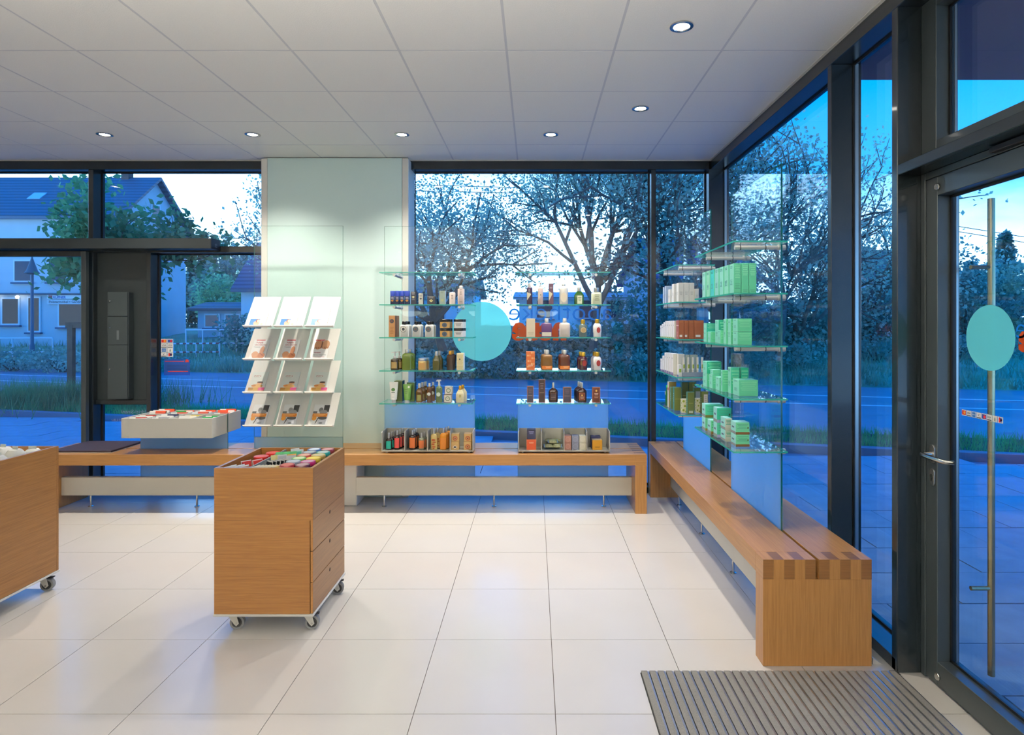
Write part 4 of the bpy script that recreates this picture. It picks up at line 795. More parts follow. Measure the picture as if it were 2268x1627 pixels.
# tray
def tp4(a, b): return pos(br4, a, b, YT)
x, w_ = tp4(310, 492); carton('orange red cube box in the left compartment of the soap tray', x, YT, TZ, w_, 23*KT, .075, '#d4562a', (('edge', '#e88a5a', .03), ('lines', 0, .72, .5, 2, .08, '#efc0a0')), top='#c9702f')
carton('dark navy cube box standing on the orange red box', x, YT+.006, TZ+23*KT+.0012, w_*.9, 22*KT, .07, '#232544', (('lines', 0, .75, .6, 3, .1, '#8f90b8'),))
for k, (a, c, n_) in enumerate(((1030, '#b98372', 'rose pink'), (1172, '#8f93a5', 'lavender grey'), (1312, '#ddd8c2', 'ivory'))):
    x, w_ = tp4(a, a+128)
    for q in (0, 1): carton(f'{["lower","upper"][q]} wrapped {n_} soap cube', x, YT, TZ+q*(15.6*KT+.0012), w_, 15.5*KT, .075, c, (('disc', 0, .5, .34, '#c8a294' if k == 0 else ('#a5a9ba' if k == 1 else '#e6e1cc')), ('disc', 0, .5, .3, c)), name='soap_bar', cat='soap', rough=.25, group='wrapped soap cubes')
x, w_ = tp4(1560, 1746); carton('golden yellow cube box in the right compartment', x, YT, TZ, w_, 22*KT, .075, '#d99a1f', (('lines', 0, .3, .5, 2, .08, '#8d6414'),), side='#c98a2a', top='#d8b98a'); carton('navy cube box behind the golden yellow box', x-.006, YT+.082, TZ, w_, 26*KT, .07, '#2b2f5c')
def sachet(label, c, rz, tilt, grp='herb sachets in the soap tray'):
    t = thing('herb_sachet', label, 'sachet', c, rz, grp); b = MB(); n = 9; L_, W_ = .075, .056
    grid = [[(L_*(i/(n-1)-.5), W_*(j/(n-1)-.5), s*.017*math.sin(PI*i/(n-1))**.5*math.sin(PI*j/(n-1))**.6) for j in range(n)] for i in range(n) for s in (1,)]
    vs = [p for r in grid for p in r]+[(p[0], p[1], -p[2]) for r in grid for p in r]; fs = []
    for s in (0, 1):
        for i in range(n-1):
            for j in range(n-1): q = s*n*n+i*n+j; f = (q, q+n, q+n+1, q+1); fs.append(f if s == 0 else f[::-1])
    b.add(vs, fs); o = b.build('pillow', M('#82805a', .5, 0, .4, .3, 160), t, smooth=True); o.rotation_euler = (tilt, 0, 0)
    b = MB().box(-L_*.62, -L_*.47, -W_*.5, W_*.5, -.001, .001).box(L_*.47, L_*.62, -W_*.5, W_*.5, -.001, .001).build('film_end', sheer('clear_film', '#d9e2e6', .5, .3), t); b.rotation_euler = (tilt, 0, 0)
x4 = lambda a: wx(br4(a), YT)
for k, (a, dy, dz, rz_, tl) in enumerate(((735, .034, .032, .1, .35), (888, .034, .032, -.1, .35), (735, .100, .026, .05, .1), (888, .10, .026, -.05, .1), (812, .06, .066, .1, .35), (885, .115, .064, -.1, .15), (738, .115, .064, .1, .15))):
    sachet(['olive herb sachet at the front left of the pile', 'olive herb sachet at the front right of the pile', 'olive herb sachet at the back left bottom of the pile', 'olive herb sachet at the back right bottom of the pile', 'olive herb sachet on top in the middle of the pile', 'olive herb sachet high at the back right', 'olive herb sachet high at the back left'][k], (x4(a), YT+dy, TZ+dz), rz_, tl)
# ---------------------------------------------------------------- right hand units: goods face the room (local -y -> world -x)
def rbox(label, X, y0, y1, z0, w, h_, col, arts=(), side=None, sarts=None, grp=None, top=None, name='carton'):
    """X: room-side face; y0..y1 along the shelf; w: depth towards the glass; the narrow end seen by the camera carries fine print"""
    if sarts is None: sarts = (('lines', 0, .86, .8, 7, .1, '#4da585'), )
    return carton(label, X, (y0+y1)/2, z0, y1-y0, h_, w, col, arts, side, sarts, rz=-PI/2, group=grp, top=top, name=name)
MG, ML = '#6fd3a4', '#8fe6c6'
LN = (('lines', -.05, .9, .5, 2, .05, '#3f9a84'), ('lines', -.05, .45, .45, 4, .05, '#4da590'))
z = SH[3]; G1 = 'mint cartons on the near unit, upper shelf'
ordn = ['first', 'second', 'third', 'fourth', 'fifth', 'sixth', 'seventh', 'eighth', 'ninth', 'tenth']
for k in range(7):
    y0 = 3.352+.092*k; c_ = ['#8fe0c4', '#8ee0c0', '#93e2cc', '#97e0cf', '#44d6cd', '#98e3bd', '#a3e8d6'][k]
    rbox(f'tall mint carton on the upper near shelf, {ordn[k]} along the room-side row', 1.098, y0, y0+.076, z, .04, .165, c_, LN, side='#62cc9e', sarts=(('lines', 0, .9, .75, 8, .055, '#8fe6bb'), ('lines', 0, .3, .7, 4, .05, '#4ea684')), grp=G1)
for k in (1, 2): rbox(['', 'tall mint carton in the middle of the end row', 'tall mint carton nearest the glass panel in the end row'][k], 1.098+.0425*k, 3.352, 3.428, z, .04, .165, '#6ed0a6', LN, side='#62cc9e', sarts=(('lines', 0, .9, .75, 6, .06, '#8fe6bb'), ('lines', 0, .1, .7, 2, .05, '#4ea684')), grp=G1)
z = SH[2]; G2 = 'mint cartons on the near unit, middle shelf'; S2 = (('lines', 0, .84, .85, 5, .12, '#86e0b2'),)
def rb2(l, X, a, b, zo, w, h_, c_='#8fe3c8', s='#62cf9d', sa=S2, ar=LN): return rbox(l, X, a, b, z+zo, w, h_, c_, ar, s, sa, G2)
rb2('lower broad mint carton of the nearest stack, middle shelf', 1.122, 3.36, 3.442, 0, .079, .072); rb2('upper broad mint carton of the nearest stack, middle shelf', 1.122, 3.36, 3.442, .0732, .079, .072)
rb2('tall mint carton just behind the nearest stack', 1.117, 3.46, 3.515, 0, .05, .145); rb2('tall mint carton, second behind the nearest stack', 1.112, 3.528, 3.58, 0, .05, .145)
rb2('small mint carton before the tall ones, middle shelf', 1.1, 3.60, 3.645, 0, .03, .078); rb2('tall deep mint carton mid-row on the middle shelf', 1.112, 3.672, 3.745, 0, .09, .14, s='#2fae86')
rb2('short mint carton before the far stack, middle shelf', 1.1, 3.80, 3.86, 0, .062, .066); rb2('lower mint carton of the far stack, middle shelf', 1.104, 3.90, 3.97, 0, .085, .06); rb2('upper mint carton of the far stack, middle shelf', 1.104, 3.90, 3.97, .0612, .085, .06, s='#37bd9c')
z = SH[1]; G2 = 'mint cartons on the near unit, lower shelf'
rb2('large landscape mint carton nearest the camera, lower shelf', 1.138, 3.385, 3.49, 0, .106, .09); rb2('tall mint carton behind the large landscape carton', 1.135, 3.515, 3.57, 0, .05, .15, s='#44c498'); rb2('tall mint carton beside the glass behind the landscape carton', 1.192, 3.515, 3.57, 0, .045, .15, s='#1fae84')
rb2('slim mint carton mid-row on the lower shelf', 1.112, 3.60, 3.63, 0, .045, .128); rb2('small mint carton left of the slim one, lower shelf', 1.112, 3.655, 3.735, 0, .05, .08); rb2('upright mint carton before the far stack, lower shelf', 1.105, 3.775, 3.845, 0, .046, .085)
rb2('lower mint carton of the far stack, lower shelf', 1.1, 3.88, 3.975, 0, .092, .082); rb2('upper mint carton of the far stack, lower shelf', 1.1, 3.88, 3.975, .0832, .092, .078, s='#27b388'); rb2('flat mint carton laid on the upright one, lower shelf', 1.11, 3.78, 3.84, .0865, .055, .03)
z = SH[0]; G2 = 'banded mint cartons on the near unit, bottom shelf'
def banded(l, X, a, b, zo, w, h_, bc='#6b4a22', s='#74d6a2', c_='#9fe3d8', ar=None): return rbox(l, X, a, b, z+zo, w, h_, c_, (('rect', 0, .12, 1, .2, '#8f8f8a'), ('rect', -.05, .55, .45, .14, '#5d6f80')) if ar is None else ar, s, (('rect', 0, .1, 1, .2, bc), ('lines', 0, .82, .8, 4, .12, '#4ea684'), ('rect', .38, .55, .1, .14, '#4a5a30')), G2)
banded('lower brown banded mint carton of the nearest stack, bottom shelf', 1.125, 3.40, 3.485, 0, .077, .067); banded('upper brown banded mint carton of the nearest stack, bottom shelf', 1.125, 3.40, 3.485, .0682, .077, .067)
banded('lower mint carton with ivory end, bottom shelf', 1.112, 3.545, 3.635, 0, .04, .067, '#cfc8b4', '#d8d2c0'); banded('upper mint carton with ivory end, bottom shelf', 1.112, 3.545, 3.635, .0682, .04, .067, '#cfc8b4', '#d8d2c0')
banded('lower tall mint carton with lavender band, bottom shelf', 1.103, 3.675, 3.75, 0, .085, .088, '#a8a5c8', '#52cc9e'); banded('upper tall mint carton with lavender band, bottom shelf', 1.103, 3.675, 3.75, .0892, .085, .088, '#a8a5c8', '#2fbd92')
banded('single small mint carton with brown foot, bottom shelf', 1.098, 3.785, 3.86, 0, .05, .085, '#8a6a35'); banded('lower mint carton of the farthest stack, bottom shelf', 1.096, 3.90, 3.98, 0, .115, .084, '#8a7a35'); banded('upper mint carton of the farthest stack, bottom shelf', 1.096, 3.90, 3.98, .0852, .115, .084, '#7a7a30', '#4fc79a')
# corner unit
z = SH[3]; G3 = 'white cartons on the corner unit, upper shelf'; WL = (('lines', 0, .5, .6, 3, .06, '#b5b5ae'),)
def wb(l, X, a, b, w, h_, c_='#e9e7df', s='#dddbd0', sa=WL, ar=WL): return rbox(l, X, a, b, z, w, h_, c_, ar, s, sa, G3)
wb('tall white carton, room side of the front three', 1.106, 4.67, 4.735, .039, .146); wb('tall white carton, middle of the front three', 1.147, 4.67, 4.735, .039, .146); wb('tall white carton, panel side of the front three', 1.188, 4.67, 4.735, .039, .146)
wb('short white carton standing beside the tall front three', 1.229, 4.66, 4.72, .03, .10); wb('tall white carton second along the upper corner shelf', 1.10, 4.80, 4.87, .05, .146); wb('short white carton behind the second tall one', 1.096, 4.92, 4.985, .05, .11)
wb('thin bluish white carton, farthest on the upper corner shelf', 1.09, 5.13, 5.16, .03, .14, '#c9d9ea', '#9fb3c8'); wb('thin bluish white carton, second farthest on the shelf', 1.09, 5.05, 5.08, .05, .145, '#c9d9ea', '#9fb3c8')
bottle('tiny white jar with pink lid beside the short white carton', 1.262+.03, 4.66, z, .028, .022, '#efe8e4', 'straight', 2, 1, capw=1, caph=.008, capc='#d8506a', capm=0, lid=True, name='jar', cat='jar')
z = SH[2]; G3 = 'brown and white cartons on the corner unit'
BS = (('lines', 0, .9, .7, 1, .05, '#b07a4a'), ('rect', -.1, .16, .5, .12, '#e6e0d6')); pk = (('rect', 0, .72, .9, .05, '#e6c9c0'), ('lines', 0, .35, .3, 5, .06, '#d8b0a8'))
for k, (x0, w_) in enumerate(((1.105, .04), (1.1465, .034), (1.182, .039), (1.2225, .073))): rbox(['rust brown carton on the room side of the corner shelf', 'rust brown carton, second from the room side', 'rust brown carton, third from the room side', 'wide rust brown carton nearest the glass panel'][k], x0, 4.655, 4.74, z, w_, .142, '#a05a52' if k == 0 else '#8a4a2c', pk, '#8f4f2a', BS if k != 2 else BS[:1], G3)
for k in range(8): rbox(f'slim white carton behind the rust brown ones, {ordn[k]} in the row', 1.095, 4.765+.068*k, 4.765+.068*k+.055, z, .045, .14 if k < 5 else .128-.014*(k-5), '#e9e8e4', (('rect', 0, .03, 1, .06, '#86a83a'), ('disc', 0, .74, .12, '#6d7076')), '#dddcd4', (), G3)
z = SH[1]; G3 = 'white cartons on the corner unit, lower shelf'
for k in range(6): rbox(f'white carton with violet foot on the lower corner shelf, {ordn[k]} in the row', 1.095, 4.80+.085*k, 4.80+.085*k+.065, z, .05, (.165, .165, .16, .16, .13, .1)[k], '#e8e6e0', (('rect', 0, .05, 1, .1, '#7d5f8a'), ('disc', 0, .78, .1, '#6d7076')), '#dddcd2', (), G3)
rbox('large round-edged white carton behind the tube display', 1.125, 4.76, 4.79, z, .05, .165, '#e4e2dc', (), '#d6d4c8', WL, G3); rbox('grey green carton behind the tube display', 1.18, 4.76, 4.80, z, .035, .16, '#b9c2b2', (), '#a8b3a2', WL, G3); rbox('wide grey green carton behind the tube display', 1.218, 4.76, 4.80, z, .06, .16, '#b9c2b2', (), '#a8b3a2', WL, G3)
rbox('small white sample carton at the near edge, lower corner shelf', 1.103, 4.655, 4.70, z, .026, .088, '#e8e6e0', (('rect', 0, .06, 1, .12, '#6a74a8'),), '#d6d8cc', (('rect', 0, .5, .6, .3, '#8aa83a'),), G3)
td = thing('tube_display', 'clear acrylic display holding five small tester tubes', 'display', (1.135, 4.655, z+.0008)); MB().box(0, .17, 0, .05, 0, .03).build('acrylic_base', sheer('acrylic', '#dfe5e8', .5, .25), td, bevel=.002)
for k in range(5):
    x = .014+.0355*k; t = thing('tester_tube', f'small white tester tube, {ordn[k]} in the clear display', 'tube', (1.135+x, 4.68, z+.0315), 0, 'tester tubes'); n = 12
    MB().loft([[(rx*math.cos(2*PI*q/n), ry*math.sin(2*PI*q/n), zz) for q in range(n)] for zz, rx, ry in ((.018, .009, .009), (.06, .0085, .006), (.115, .009, .001))]).build('body', M('#e6e2d2', .35), t, smooth=True); MB().lathe([(.0075, 0), (.0075, .018)], 12).build('cap', M('#d9d5c8', .35), t, smooth=True)
    MB().box(-.006, .006, -.0092, -.0088, .03, .06).build('print', M('#9aa83f', .4), t)
z = SH[0]; G3 = 'olive green goods on the corner unit'; OL, OT = '#5f6a2c', '#3f7a6a'
def ol(l, X, a, b, w, h_, c_=OT, s=OL, ar=(('lines', 0, .7, .4, 5, .08, '#a8c8b8'),), sa=(('rect', 0, .5, .8, .01, '#b9b060'),)): return rbox(l, X, a, b, z, w, h_, c_, ar, s, sa, G3)
bottle('bright green tapered bottle at the far end of the corner shelf', 1.118, 5.10, z, .04, .15, '#1fa04a', 'slope', 2.2, .8, capw=.5, caph=.02, capc='#2fb560', capm=0, liquid=True, arts=(('rect', 0, .7, .6, .2, '#e0e6d8'),), rz=-PI/2)
ol('tall pale gold carton at the far end, bottom corner shelf', 1.10, 4.97, 5.03, .06, .21, '#c9c7b8', '#8a7a3a', (('rect', 0, .72, .7, .1, '#b5443a'),)); ol('slim teal carton, third from the far end', 1.103, 4.90, 4.945, .03, .175); ol('teal and olive carton, second row on the bottom corner shelf', 1.105, 4.80, 4.86, .055, .185)
ol('dark olive carton at the back beside the panel', 1.19, 4.9, 4.96, .05, .215, OT, '#4a5526'); ol('dark olive carton with gold strip, back corner', 1.245, 4.9, 4.96, .055, .215, OT, '#566026', sa=(('rect', .1, .5, .1, .9, '#a89a50'), ('rect', .25, .6, .2, .5, '#8a9a98')))
ol('olive carton with grey label behind the patterned ones', 1.262, 4.80, 4.85, .05, .18, OT, '#56662a', sa=(('rect', .05, .55, .7, .6, '#a8aaa0'),))
dots = tuple(('disc', [-.28, .2, -.1, .3, -.3, .1][q], [.85, .72, .5, .35, .2, .1][q], .16, '#9aa92c') for q in range(6))
ol('cream carton with green dots, room side', 1.137, 4.685, 4.735, .055, .105, '#eae7cf', '#ebe7c8', dots, dots); ol('cream carton with green dots, beside the panel', 1.247, 4.685, 4.735, .04, .11, '#eae7cf', '#ebe7c8', dots, dots)
ol('plain olive carton nearest the camera on the corner unit', 1.165, 4.625, 4.672, .05, .165, OT, OL, sa=(('rect', 0, .5, .6, .012, '#b9b060'), ('rect', 0, .1, .6, .1, '#cfcdb8'))); ol('olive carton with long cream label near the panel edge', 1.272, 4.625, 4.672, .05, .17, '#4a5a26', OL, sa=(('rect', .1, .52, .58, .72, '#cbbfae'), ('lines', .1, .75, .35, 6, .08, '#9a8f80')))
# ---------------------------------------------------------------- goods in the carts
cx0, cy0, cz0 = -1.707, 3.25, .735
tc_ = [('#8f2a33', '#b9564a'), ('#5a2a33', '#a8848c'), ('#8d9aa5', '#a9b4bc'), ('#b5276b', '#b58aa5'), ('#5fa552', '#cfe0b0'), ('#d0b93a', '#d9c34a'), ('#a83a35', '#d0a08a'), ('#c9a95a', '#b8b08a'), ('#6d7885', '#9aa8b0'), ('#2f9a8f', '#a9b8b5'), ('#3a5f9a', '#c9d3e0'), ('#7d3038', '#b9858c')]
tn = ['dark red', 'maroon', 'silver grey', 'magenta', 'green', 'yellow', 'brick red', 'tan', 'slate grey', 'teal', 'blue', 'wine red']
for k in range(12):
    r, c = divmod(k, 2); x = cx0+.365+.082*c; y = cy0+.066+.081*r
    t = thing('round_tin', f'round {tn[k]} lidded sweet tin in the middle cart', 'tin', (x, y, cz0+.001), 0, 'round tins in the middle cart')
    MB().lathe([(.036, 0), (.038, .004), (.038, .13)], 20).build('tin_body', M('#5a4a48', .4, .4), t, smooth=True); MB().lathe([(.0395, .131), (.0405, .135), (.0405, .148), (.038, .153), (.033, .1515)], 22).build('lid', M(tc_[k][0], .3, 0, .3), t, smooth=True)
    MB().lathe([(.031, .1518), (.030, .1526)], 20).build('lid_print', M(tc_[k][1], .35), t)
    t.rotation_euler = (0, 0, 0)
def packet(label, x, y, w_, h_, col, tilt, rz_=0, print_c=None, z0=cz0, th=.008, grp='packets in the middle cart'):
    t = thing('sweet_packet', label, 'packet', (x, y, z0+.002), rz_, grp)
    b = MB(); n = 6
    secs = []
    for f in (0, .08, .5, .92, 1): tt = th*math.sin(PI*f)**.6*.5+.0006; secs.append([(-w_/2, -tt*.3, h_*f), (0, -tt, h_*f), (w_/2, -tt*.3, h_*f), (w_/2, tt*.3, h_*f), (0, tt, h_*f), (-w_/2, tt*.3, h_*f)])
    b.loft(secs); o = b.build('pouch', M(col, .35), t, smooth=True); o.rotation_euler = (tilt, 0, 0)
    if print_c:
        p = MB().box(-w_*.42, w_*.42, -th*.75, th*.75, h_*.72, h_*.96).build('print', M(print_c, .4), t); p.rotation_euler = (tilt, 0, 0)
for k in range(7): packet(f'yellow and white flat packet, {ordn[k]} in the front row', cx0+.21+.018*k, cy0+.052+.002*k, .06, .146, '#efeadc', -.1, 1.15, '#d9c13a' if k % 2 else '#e6d469')
for k in range(5): packet(f'white paper packet, {ordn[k]} at the front of the left compartment', cx0+.055+.02*k, cy0+.06+.005*k, .065, .142+.004*(k % 2), '#ecebe4', -.12, 1.2, '#cfd8dc' if k % 2 else '#d8b8a8')
for k in range(5):
    packet(f'zebra striped packet, {ordn[k]} from the left', cx0+.2+.017*k, cy0+.17+.012*k, .055, .145, '#efeee9', -.2, -.6, '#1a1a1c')
for k, (x, y, c, n_) in enumerate(((.21, .33, '#2f9a5c', 'green leaf-shaped packet by the divider'), (.25, .34, '#37a85f', 'second green round-topped packet by the divider'), (.285, .35, '#2b8f55', 'third green packet by the divider'))): packet(n_, cx0+x, cy0+y, .04, .16, c, -.2, .4)
for k, (x, y, c, n_, pc) in enumerate(((.215, .275, '#e6dc9a', 'pale yellow packet before the green ones', None), (.30, .30, '#e2a44a', 'amber orange packet in the middle', None), (.25, .285, '#d6d9de', 'silvery grey packet behind the zebra ones', '#b8bcc4'), (.31, .27, '#d9dbe0', 'silver packet beside the tins', None), (.295, .40, '#bfe0d8', 'pale mint packet beside the tins', '#4fb5a0'), (.29, .44, '#eceeee', 'white pointed packet at the back', None), (.255, .465, '#e3e6e6', 'white pointed packet farthest back', None))): packet(n_, cx0+x, cy0+y, .05, .155, c, -.25, .5, pc)
for k, (x, y, c, n_) in enumerate(((.076, .235, '#e9e4e2', 'white packet with red mark in the left compartment'), (.128, .262, '#efe6e2', 'second white packet with red mark'))): packet(n_, cx0+x, cy0+y, .06, .135, c, -.25, .9, '#b5322c')
for k, (x, y, n_) in enumerate(((.09, .36, 'red round sweet box in the left compartment'), (.118, .46, 'red round sweet box at the back of the left compartment'))):
    t = thing('sweet_box', n_, 'box', (cx0+x, cy0+y, cz0+.001)); MB().lathe([(.038, 0), (.04, .004), (.04, .115)], 20).build('body', M('#7d1f1f', .4), t, smooth=True); MB().lathe([(.0415, .1152), (.042, .12), (.042, .132), (.039, .135)], 20).build('lid', M('#c8302a', .3, 0, .3), t, smooth=True)
lx0, ly0 = -2.995-.527, 3.297
def bag(label, x, y, sx, sy, sz, seed):
    r = random.Random(seed); t = thing('white_bag', label, 'bag', (x, y, cz0+.001), r.uniform(-.4, .4), 'white bags in the left cart'); b = MB(); n, m = 14, 9; secs = []
    for j in range(m):
        ph = PI*j/(m-1); zz = (1-math.cos(ph))/2*sz; rr = max(.06, math.sin(ph)**.6)
        secs.append([(sx/2*rr*math.copysign(abs(math.cos(a))**.7, math.cos(a))*(1+r.uniform(-.07, .07)), sy/2*rr*math.copysign(abs(math.sin(a))**.7, math.sin(a))*(1+r.uniform(-.07, .07)), zz+r.uniform(-.006, .006)*(0 if j in (0, ) else 1)*math.sin(ph)+ (0.0 if j else 0)) for a in [2*PI*q/n for q in range(n)]])
    b.loft(secs); b.build('fabric', M('#dfdfd6', .7, 0, 0, .05, 25, 0, .4), t, smooth=True)
    MB().box(-.02, .02, -.002, .002, sz*.96, sz*.96+.02).build('fold_tag', M('#c9d0c8', .6), t)
k = 0
for i, (x, sx) in enumerate(((.09, .13), (.25, .12), (.37, .12), (.44, .1))):
    for j in range(4):
        if i == 2: continue
        bag(['white cloth bag by the far side', 'white cloth bag in the middle column', '', 'white cloth bag along the near side panel'][i]+' of left cart, '+ordn[j]+' from the front', lx0+x+(.0 if i != 3 else -.01), ly0+.085+.125*j, sx, .108, .15+.012*((i+j) % 3), 11+k); k += 1
# ================================================================ outside
AU = math.atan(-.24); CU, SU = math.cos(AU), math.sin(AU)      # the road runs obliquely past the shop
def uv(u, v): return (u*CU-v*SU, u*SU+v*CU)                     # v grows away from the shop
def gz(X, Y):
    v = -X*SU+Y*CU
    if v < 17.6: return 0.0
    return min(1.25, (v-17.6)*.085)
def strip(name, u0, u1, v0, v1, z, mt, parent=None, th=.05, kind=None):
    p = [(*uv(u0, v0), z-th), (*uv(u1, v0), z-th), (*uv(u1, v1), z-th), (*uv(u0, v1), z-th)]
    o = MB().extr(p, (0, 0, th)).build(name, mt, parent)
    if kind: o['kind'] = kind
    return o
# paving slabs between the building and the kerb
base_m = M('#6d8295', .8)
pv = struct(MB().add([(-22, GY+.11, -.06), (GX+.06, GY+.11, -.06), (GX+.06, -6, -.06), (16, -6, -.06), (16, 5.2, -.06), (*uv(14, 8.62), -.06), (*uv(-26, 8.62), -.06)], [(0, 1, 2, 3, 4, 5, 6)]).build('pavement', base_m))
slab_m = M('#8299ac', .55, 0, 0, .12, 5); slabs = []
for j in range(-8, 22):
    for i in range(-22, 12):
        x0 = .3+i*.9+(.45 if j % 2 else 0); y0 = 1.38+j*.45; x1, y1 = x0+.9, y0+.45; xc, yc = x0+.45, y0+.225; hw = .446
        if y1 > -3 and y0 < GY+.14 and x0 < GX+.07 < x1: xc = (GX+.07+x1)/2; hw = (x1-GX-.07)/2-.004; x0 = GX+.07
        v = -xc*SU+yc*CU
        if v > 8.4 or hw < .03 or (y0 < GY+.1 and x0 < GX+.069): continue
        slabs.append((math.hypot(xc, yc), xc, yc, hw))
slabs.sort(); sme_ = MB().box(-.446, .446, -.221, .221, -.05, 0).build('paving_slab', slab_m, pv, bevel=.003); me_ = sme_.data; first = True; rest = MB()
seen = [s for s in slabs if s[2] > .6 and -1.2 < math.atan2(s[1], s[2]) < 1.05]
for k, (d, xc, yc, hw) in enumerate(seen):
    if k < 290:
        o = sme_ if first else bpy.data.objects.new('paving_slab', me_)
        if not first: COL.objects.link(o); o.parent = pv
        first = False; o.location = (xc, yc, -.012+rnd.uniform(-.002, .002)); o.scale = (hw/.446, 1, 1)
    else: rest.box(xc-.446, xc+.446, yc-.221, yc+.221, -.06, -.012)
if rest.v: o = rest.build('paving_slabs_far', slab_m, pv); o['kind'] = 'stuff'
kerb = struct(strip('kerb', -30, 20, 8.62, 8.78, .05, M('#66788a', .7), None, .15))
struct(strip('verge_soil', -30, 20, 8.78, 9.95, .02, M('#3f5a46', .9, 0, 0, .3, 3)))
road = struct(strip('road', -60, 60, 9.95, 17.6, -.02, M('#748595', .6, 0, 0, .1, 1.2), None, .1))
lm = M('#d8dce0', .6)
for v0 in (13.65, 15.25): strip('road_line', -60, 60, v0, v0+.1, -.014, lm, road, .006)
# far bank and meadow
b = MB(); nu, vs_ = 44, [17.6, 18.4, 20, 23, 26, 29, 32, 40, 60, 110]; r2_ = random.Random(3)
for v in vs_:
    for i in range(nu+1):
        u = -75+150*i/nu; X, Y = uv(u, v); b.v.append((X, Y, gz(X, Y)+(r2_.uniform(-.1, .15) if 18.2 < v < 32 else -.02)))
for j in range(len(vs_)-1):
    for i in range(nu): q = j*(nu+1)+i; b.f.append((q, q+1, q+nu+2, q+nu+1)); b.m.append(0)
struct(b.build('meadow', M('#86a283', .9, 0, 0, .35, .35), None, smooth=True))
def blades(name, label, n, fn, hmin, hmax, wd, mt, seed):
    r = random.Random(seed); b = MB()
    for _ in range(n):
        x, y, z0, hs = fn(r); h_ = r.uniform(hmin, hmax)*hs; a = r.uniform(0, PI); dx, dy = math.cos(a)*wd, math.sin(a)*wd; lx, ly = r.gauss(0, .25)*h_, r.gauss(0, .25)*h_
        b.add([(x-dx, y-dy, z0), (x+dx, y+dy, z0), (x+lx, y+ly, z0+h_)], [(0, 1, 2)])
    o = b.build(name, mt); return tag(o, label, 'grass', None, 'stuff')
def vg(r): u = r.uniform(-24, 10); v = r.uniform(8.8, 10.0); return (*uv(u, v), .02, 1)
blades('verge_grass', 'strip of grass between the pavement kerb and the road', 26000, vg, .05, .16, .006, leafm('#5fae6a'), 5)
def tg(r): return (-9.6+r.gauss(0, 1.1), 12.4+r.gauss(0, .5), 0, 1)
blades('tall_grass', 'clump of tall grass around the tree stake at left', 5200, tg, .2, .62, .008, leafm('#6c9a66'), 6)
def fg(r): u = r.uniform(-34, 30); v = 17.6+r.random()**1.6*8; X, Y = uv(u, v); return (X, Y, gz(X, Y), 1)
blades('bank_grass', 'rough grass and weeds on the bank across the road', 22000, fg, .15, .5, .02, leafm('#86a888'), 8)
# ---------------------------------------------------------------- trees
def leaf_quads(pts, r, size, b):
    for p in pts:
        d = Vector((r.gauss(0, 1), r.gauss(0, 1), r.gauss(-.2, .8))).normalized(); s = d.cross(Vector((r.gauss(0, 1), r.gauss(0, 1), r.gauss(0, 1)))).normalized(); L_ = size*r.uniform(.7, 1.3); P_ = Vector(p)
        b.add([P_, P_+d*L_*.5+s*L_*.32, P_+d*L_, P_+d*L_*.5-s*L_*.32], [(0, 1, 2, 3)])
def tree(name, label, base, h_, tr, lm_, bark, seed, depth=4, kids=(6, 4, 4, 3), fork=.35, spread=.75, leaf=.13, per=10, scatter=.22, lean=(0, 0), shrink=.62, group=None):
    r = random.Random(seed); t = thing(name, label, 'tree', base, 0, group); wood = MB(); tips = []
    def grow(p, d, ln, rad, lev):
        pts = [p]; q = p; dd = d.copy(); n = 4
        for i in range(n):
            dd = (dd+Vector((r.gauss(0, .12), r.gauss(0, .12), r.gauss(.03, .1)))).normalized(); q = q+dd*ln/n; pts.append(q)
        wood.tube(pts, rad, 6 if lev < 2 else 4, 0, rad*.55)
        if lev >= depth-1: tips.extend(pts[1:]); return
        for k in range(kids[lev]):
            f = 1 if (k == 0 and lev) else r.uniform(.35 if lev else .75, 1); i = min(n, max(1, int(round(f*n)))); a = 2*PI*(k+r.random()*.7)/kids[lev]
            side = dd.cross(Vector((math.cos(a), math.sin(a), .3))).normalized(); nd = (dd*r.uniform(.55, 1)+side*spread*r.uniform(.6, 1.2)+Vector((math.cos(a), math.sin(a), 0))*spread*.5).normalized()
            grow(pts[i], nd, ln*shrink*r.uniform(.8, 1.2) if lev else h_*(1-fork)*.48*r.uniform(.8, 1.15), rad*.55, lev+1)
    grow(Vector((0, 0, -.2)), Vector((lean[0], lean[1], 1)).normalized(), h_*fork+.2, tr, 0)
    wood.build('trunk', bark, t, smooth=True)
    b = MB(); pts = []
    for p in tips:
        for _ in range(per): pts.append((p.x+r.gauss(0, scatter), p.y+r.gauss(0, scatter), p.z+r.gauss(0, scatter*.8)))
    leaf_quads(pts, r, leaf, b); o = b.build('foliage', lm_, t); o['kind'] = 'stuff'
    return t
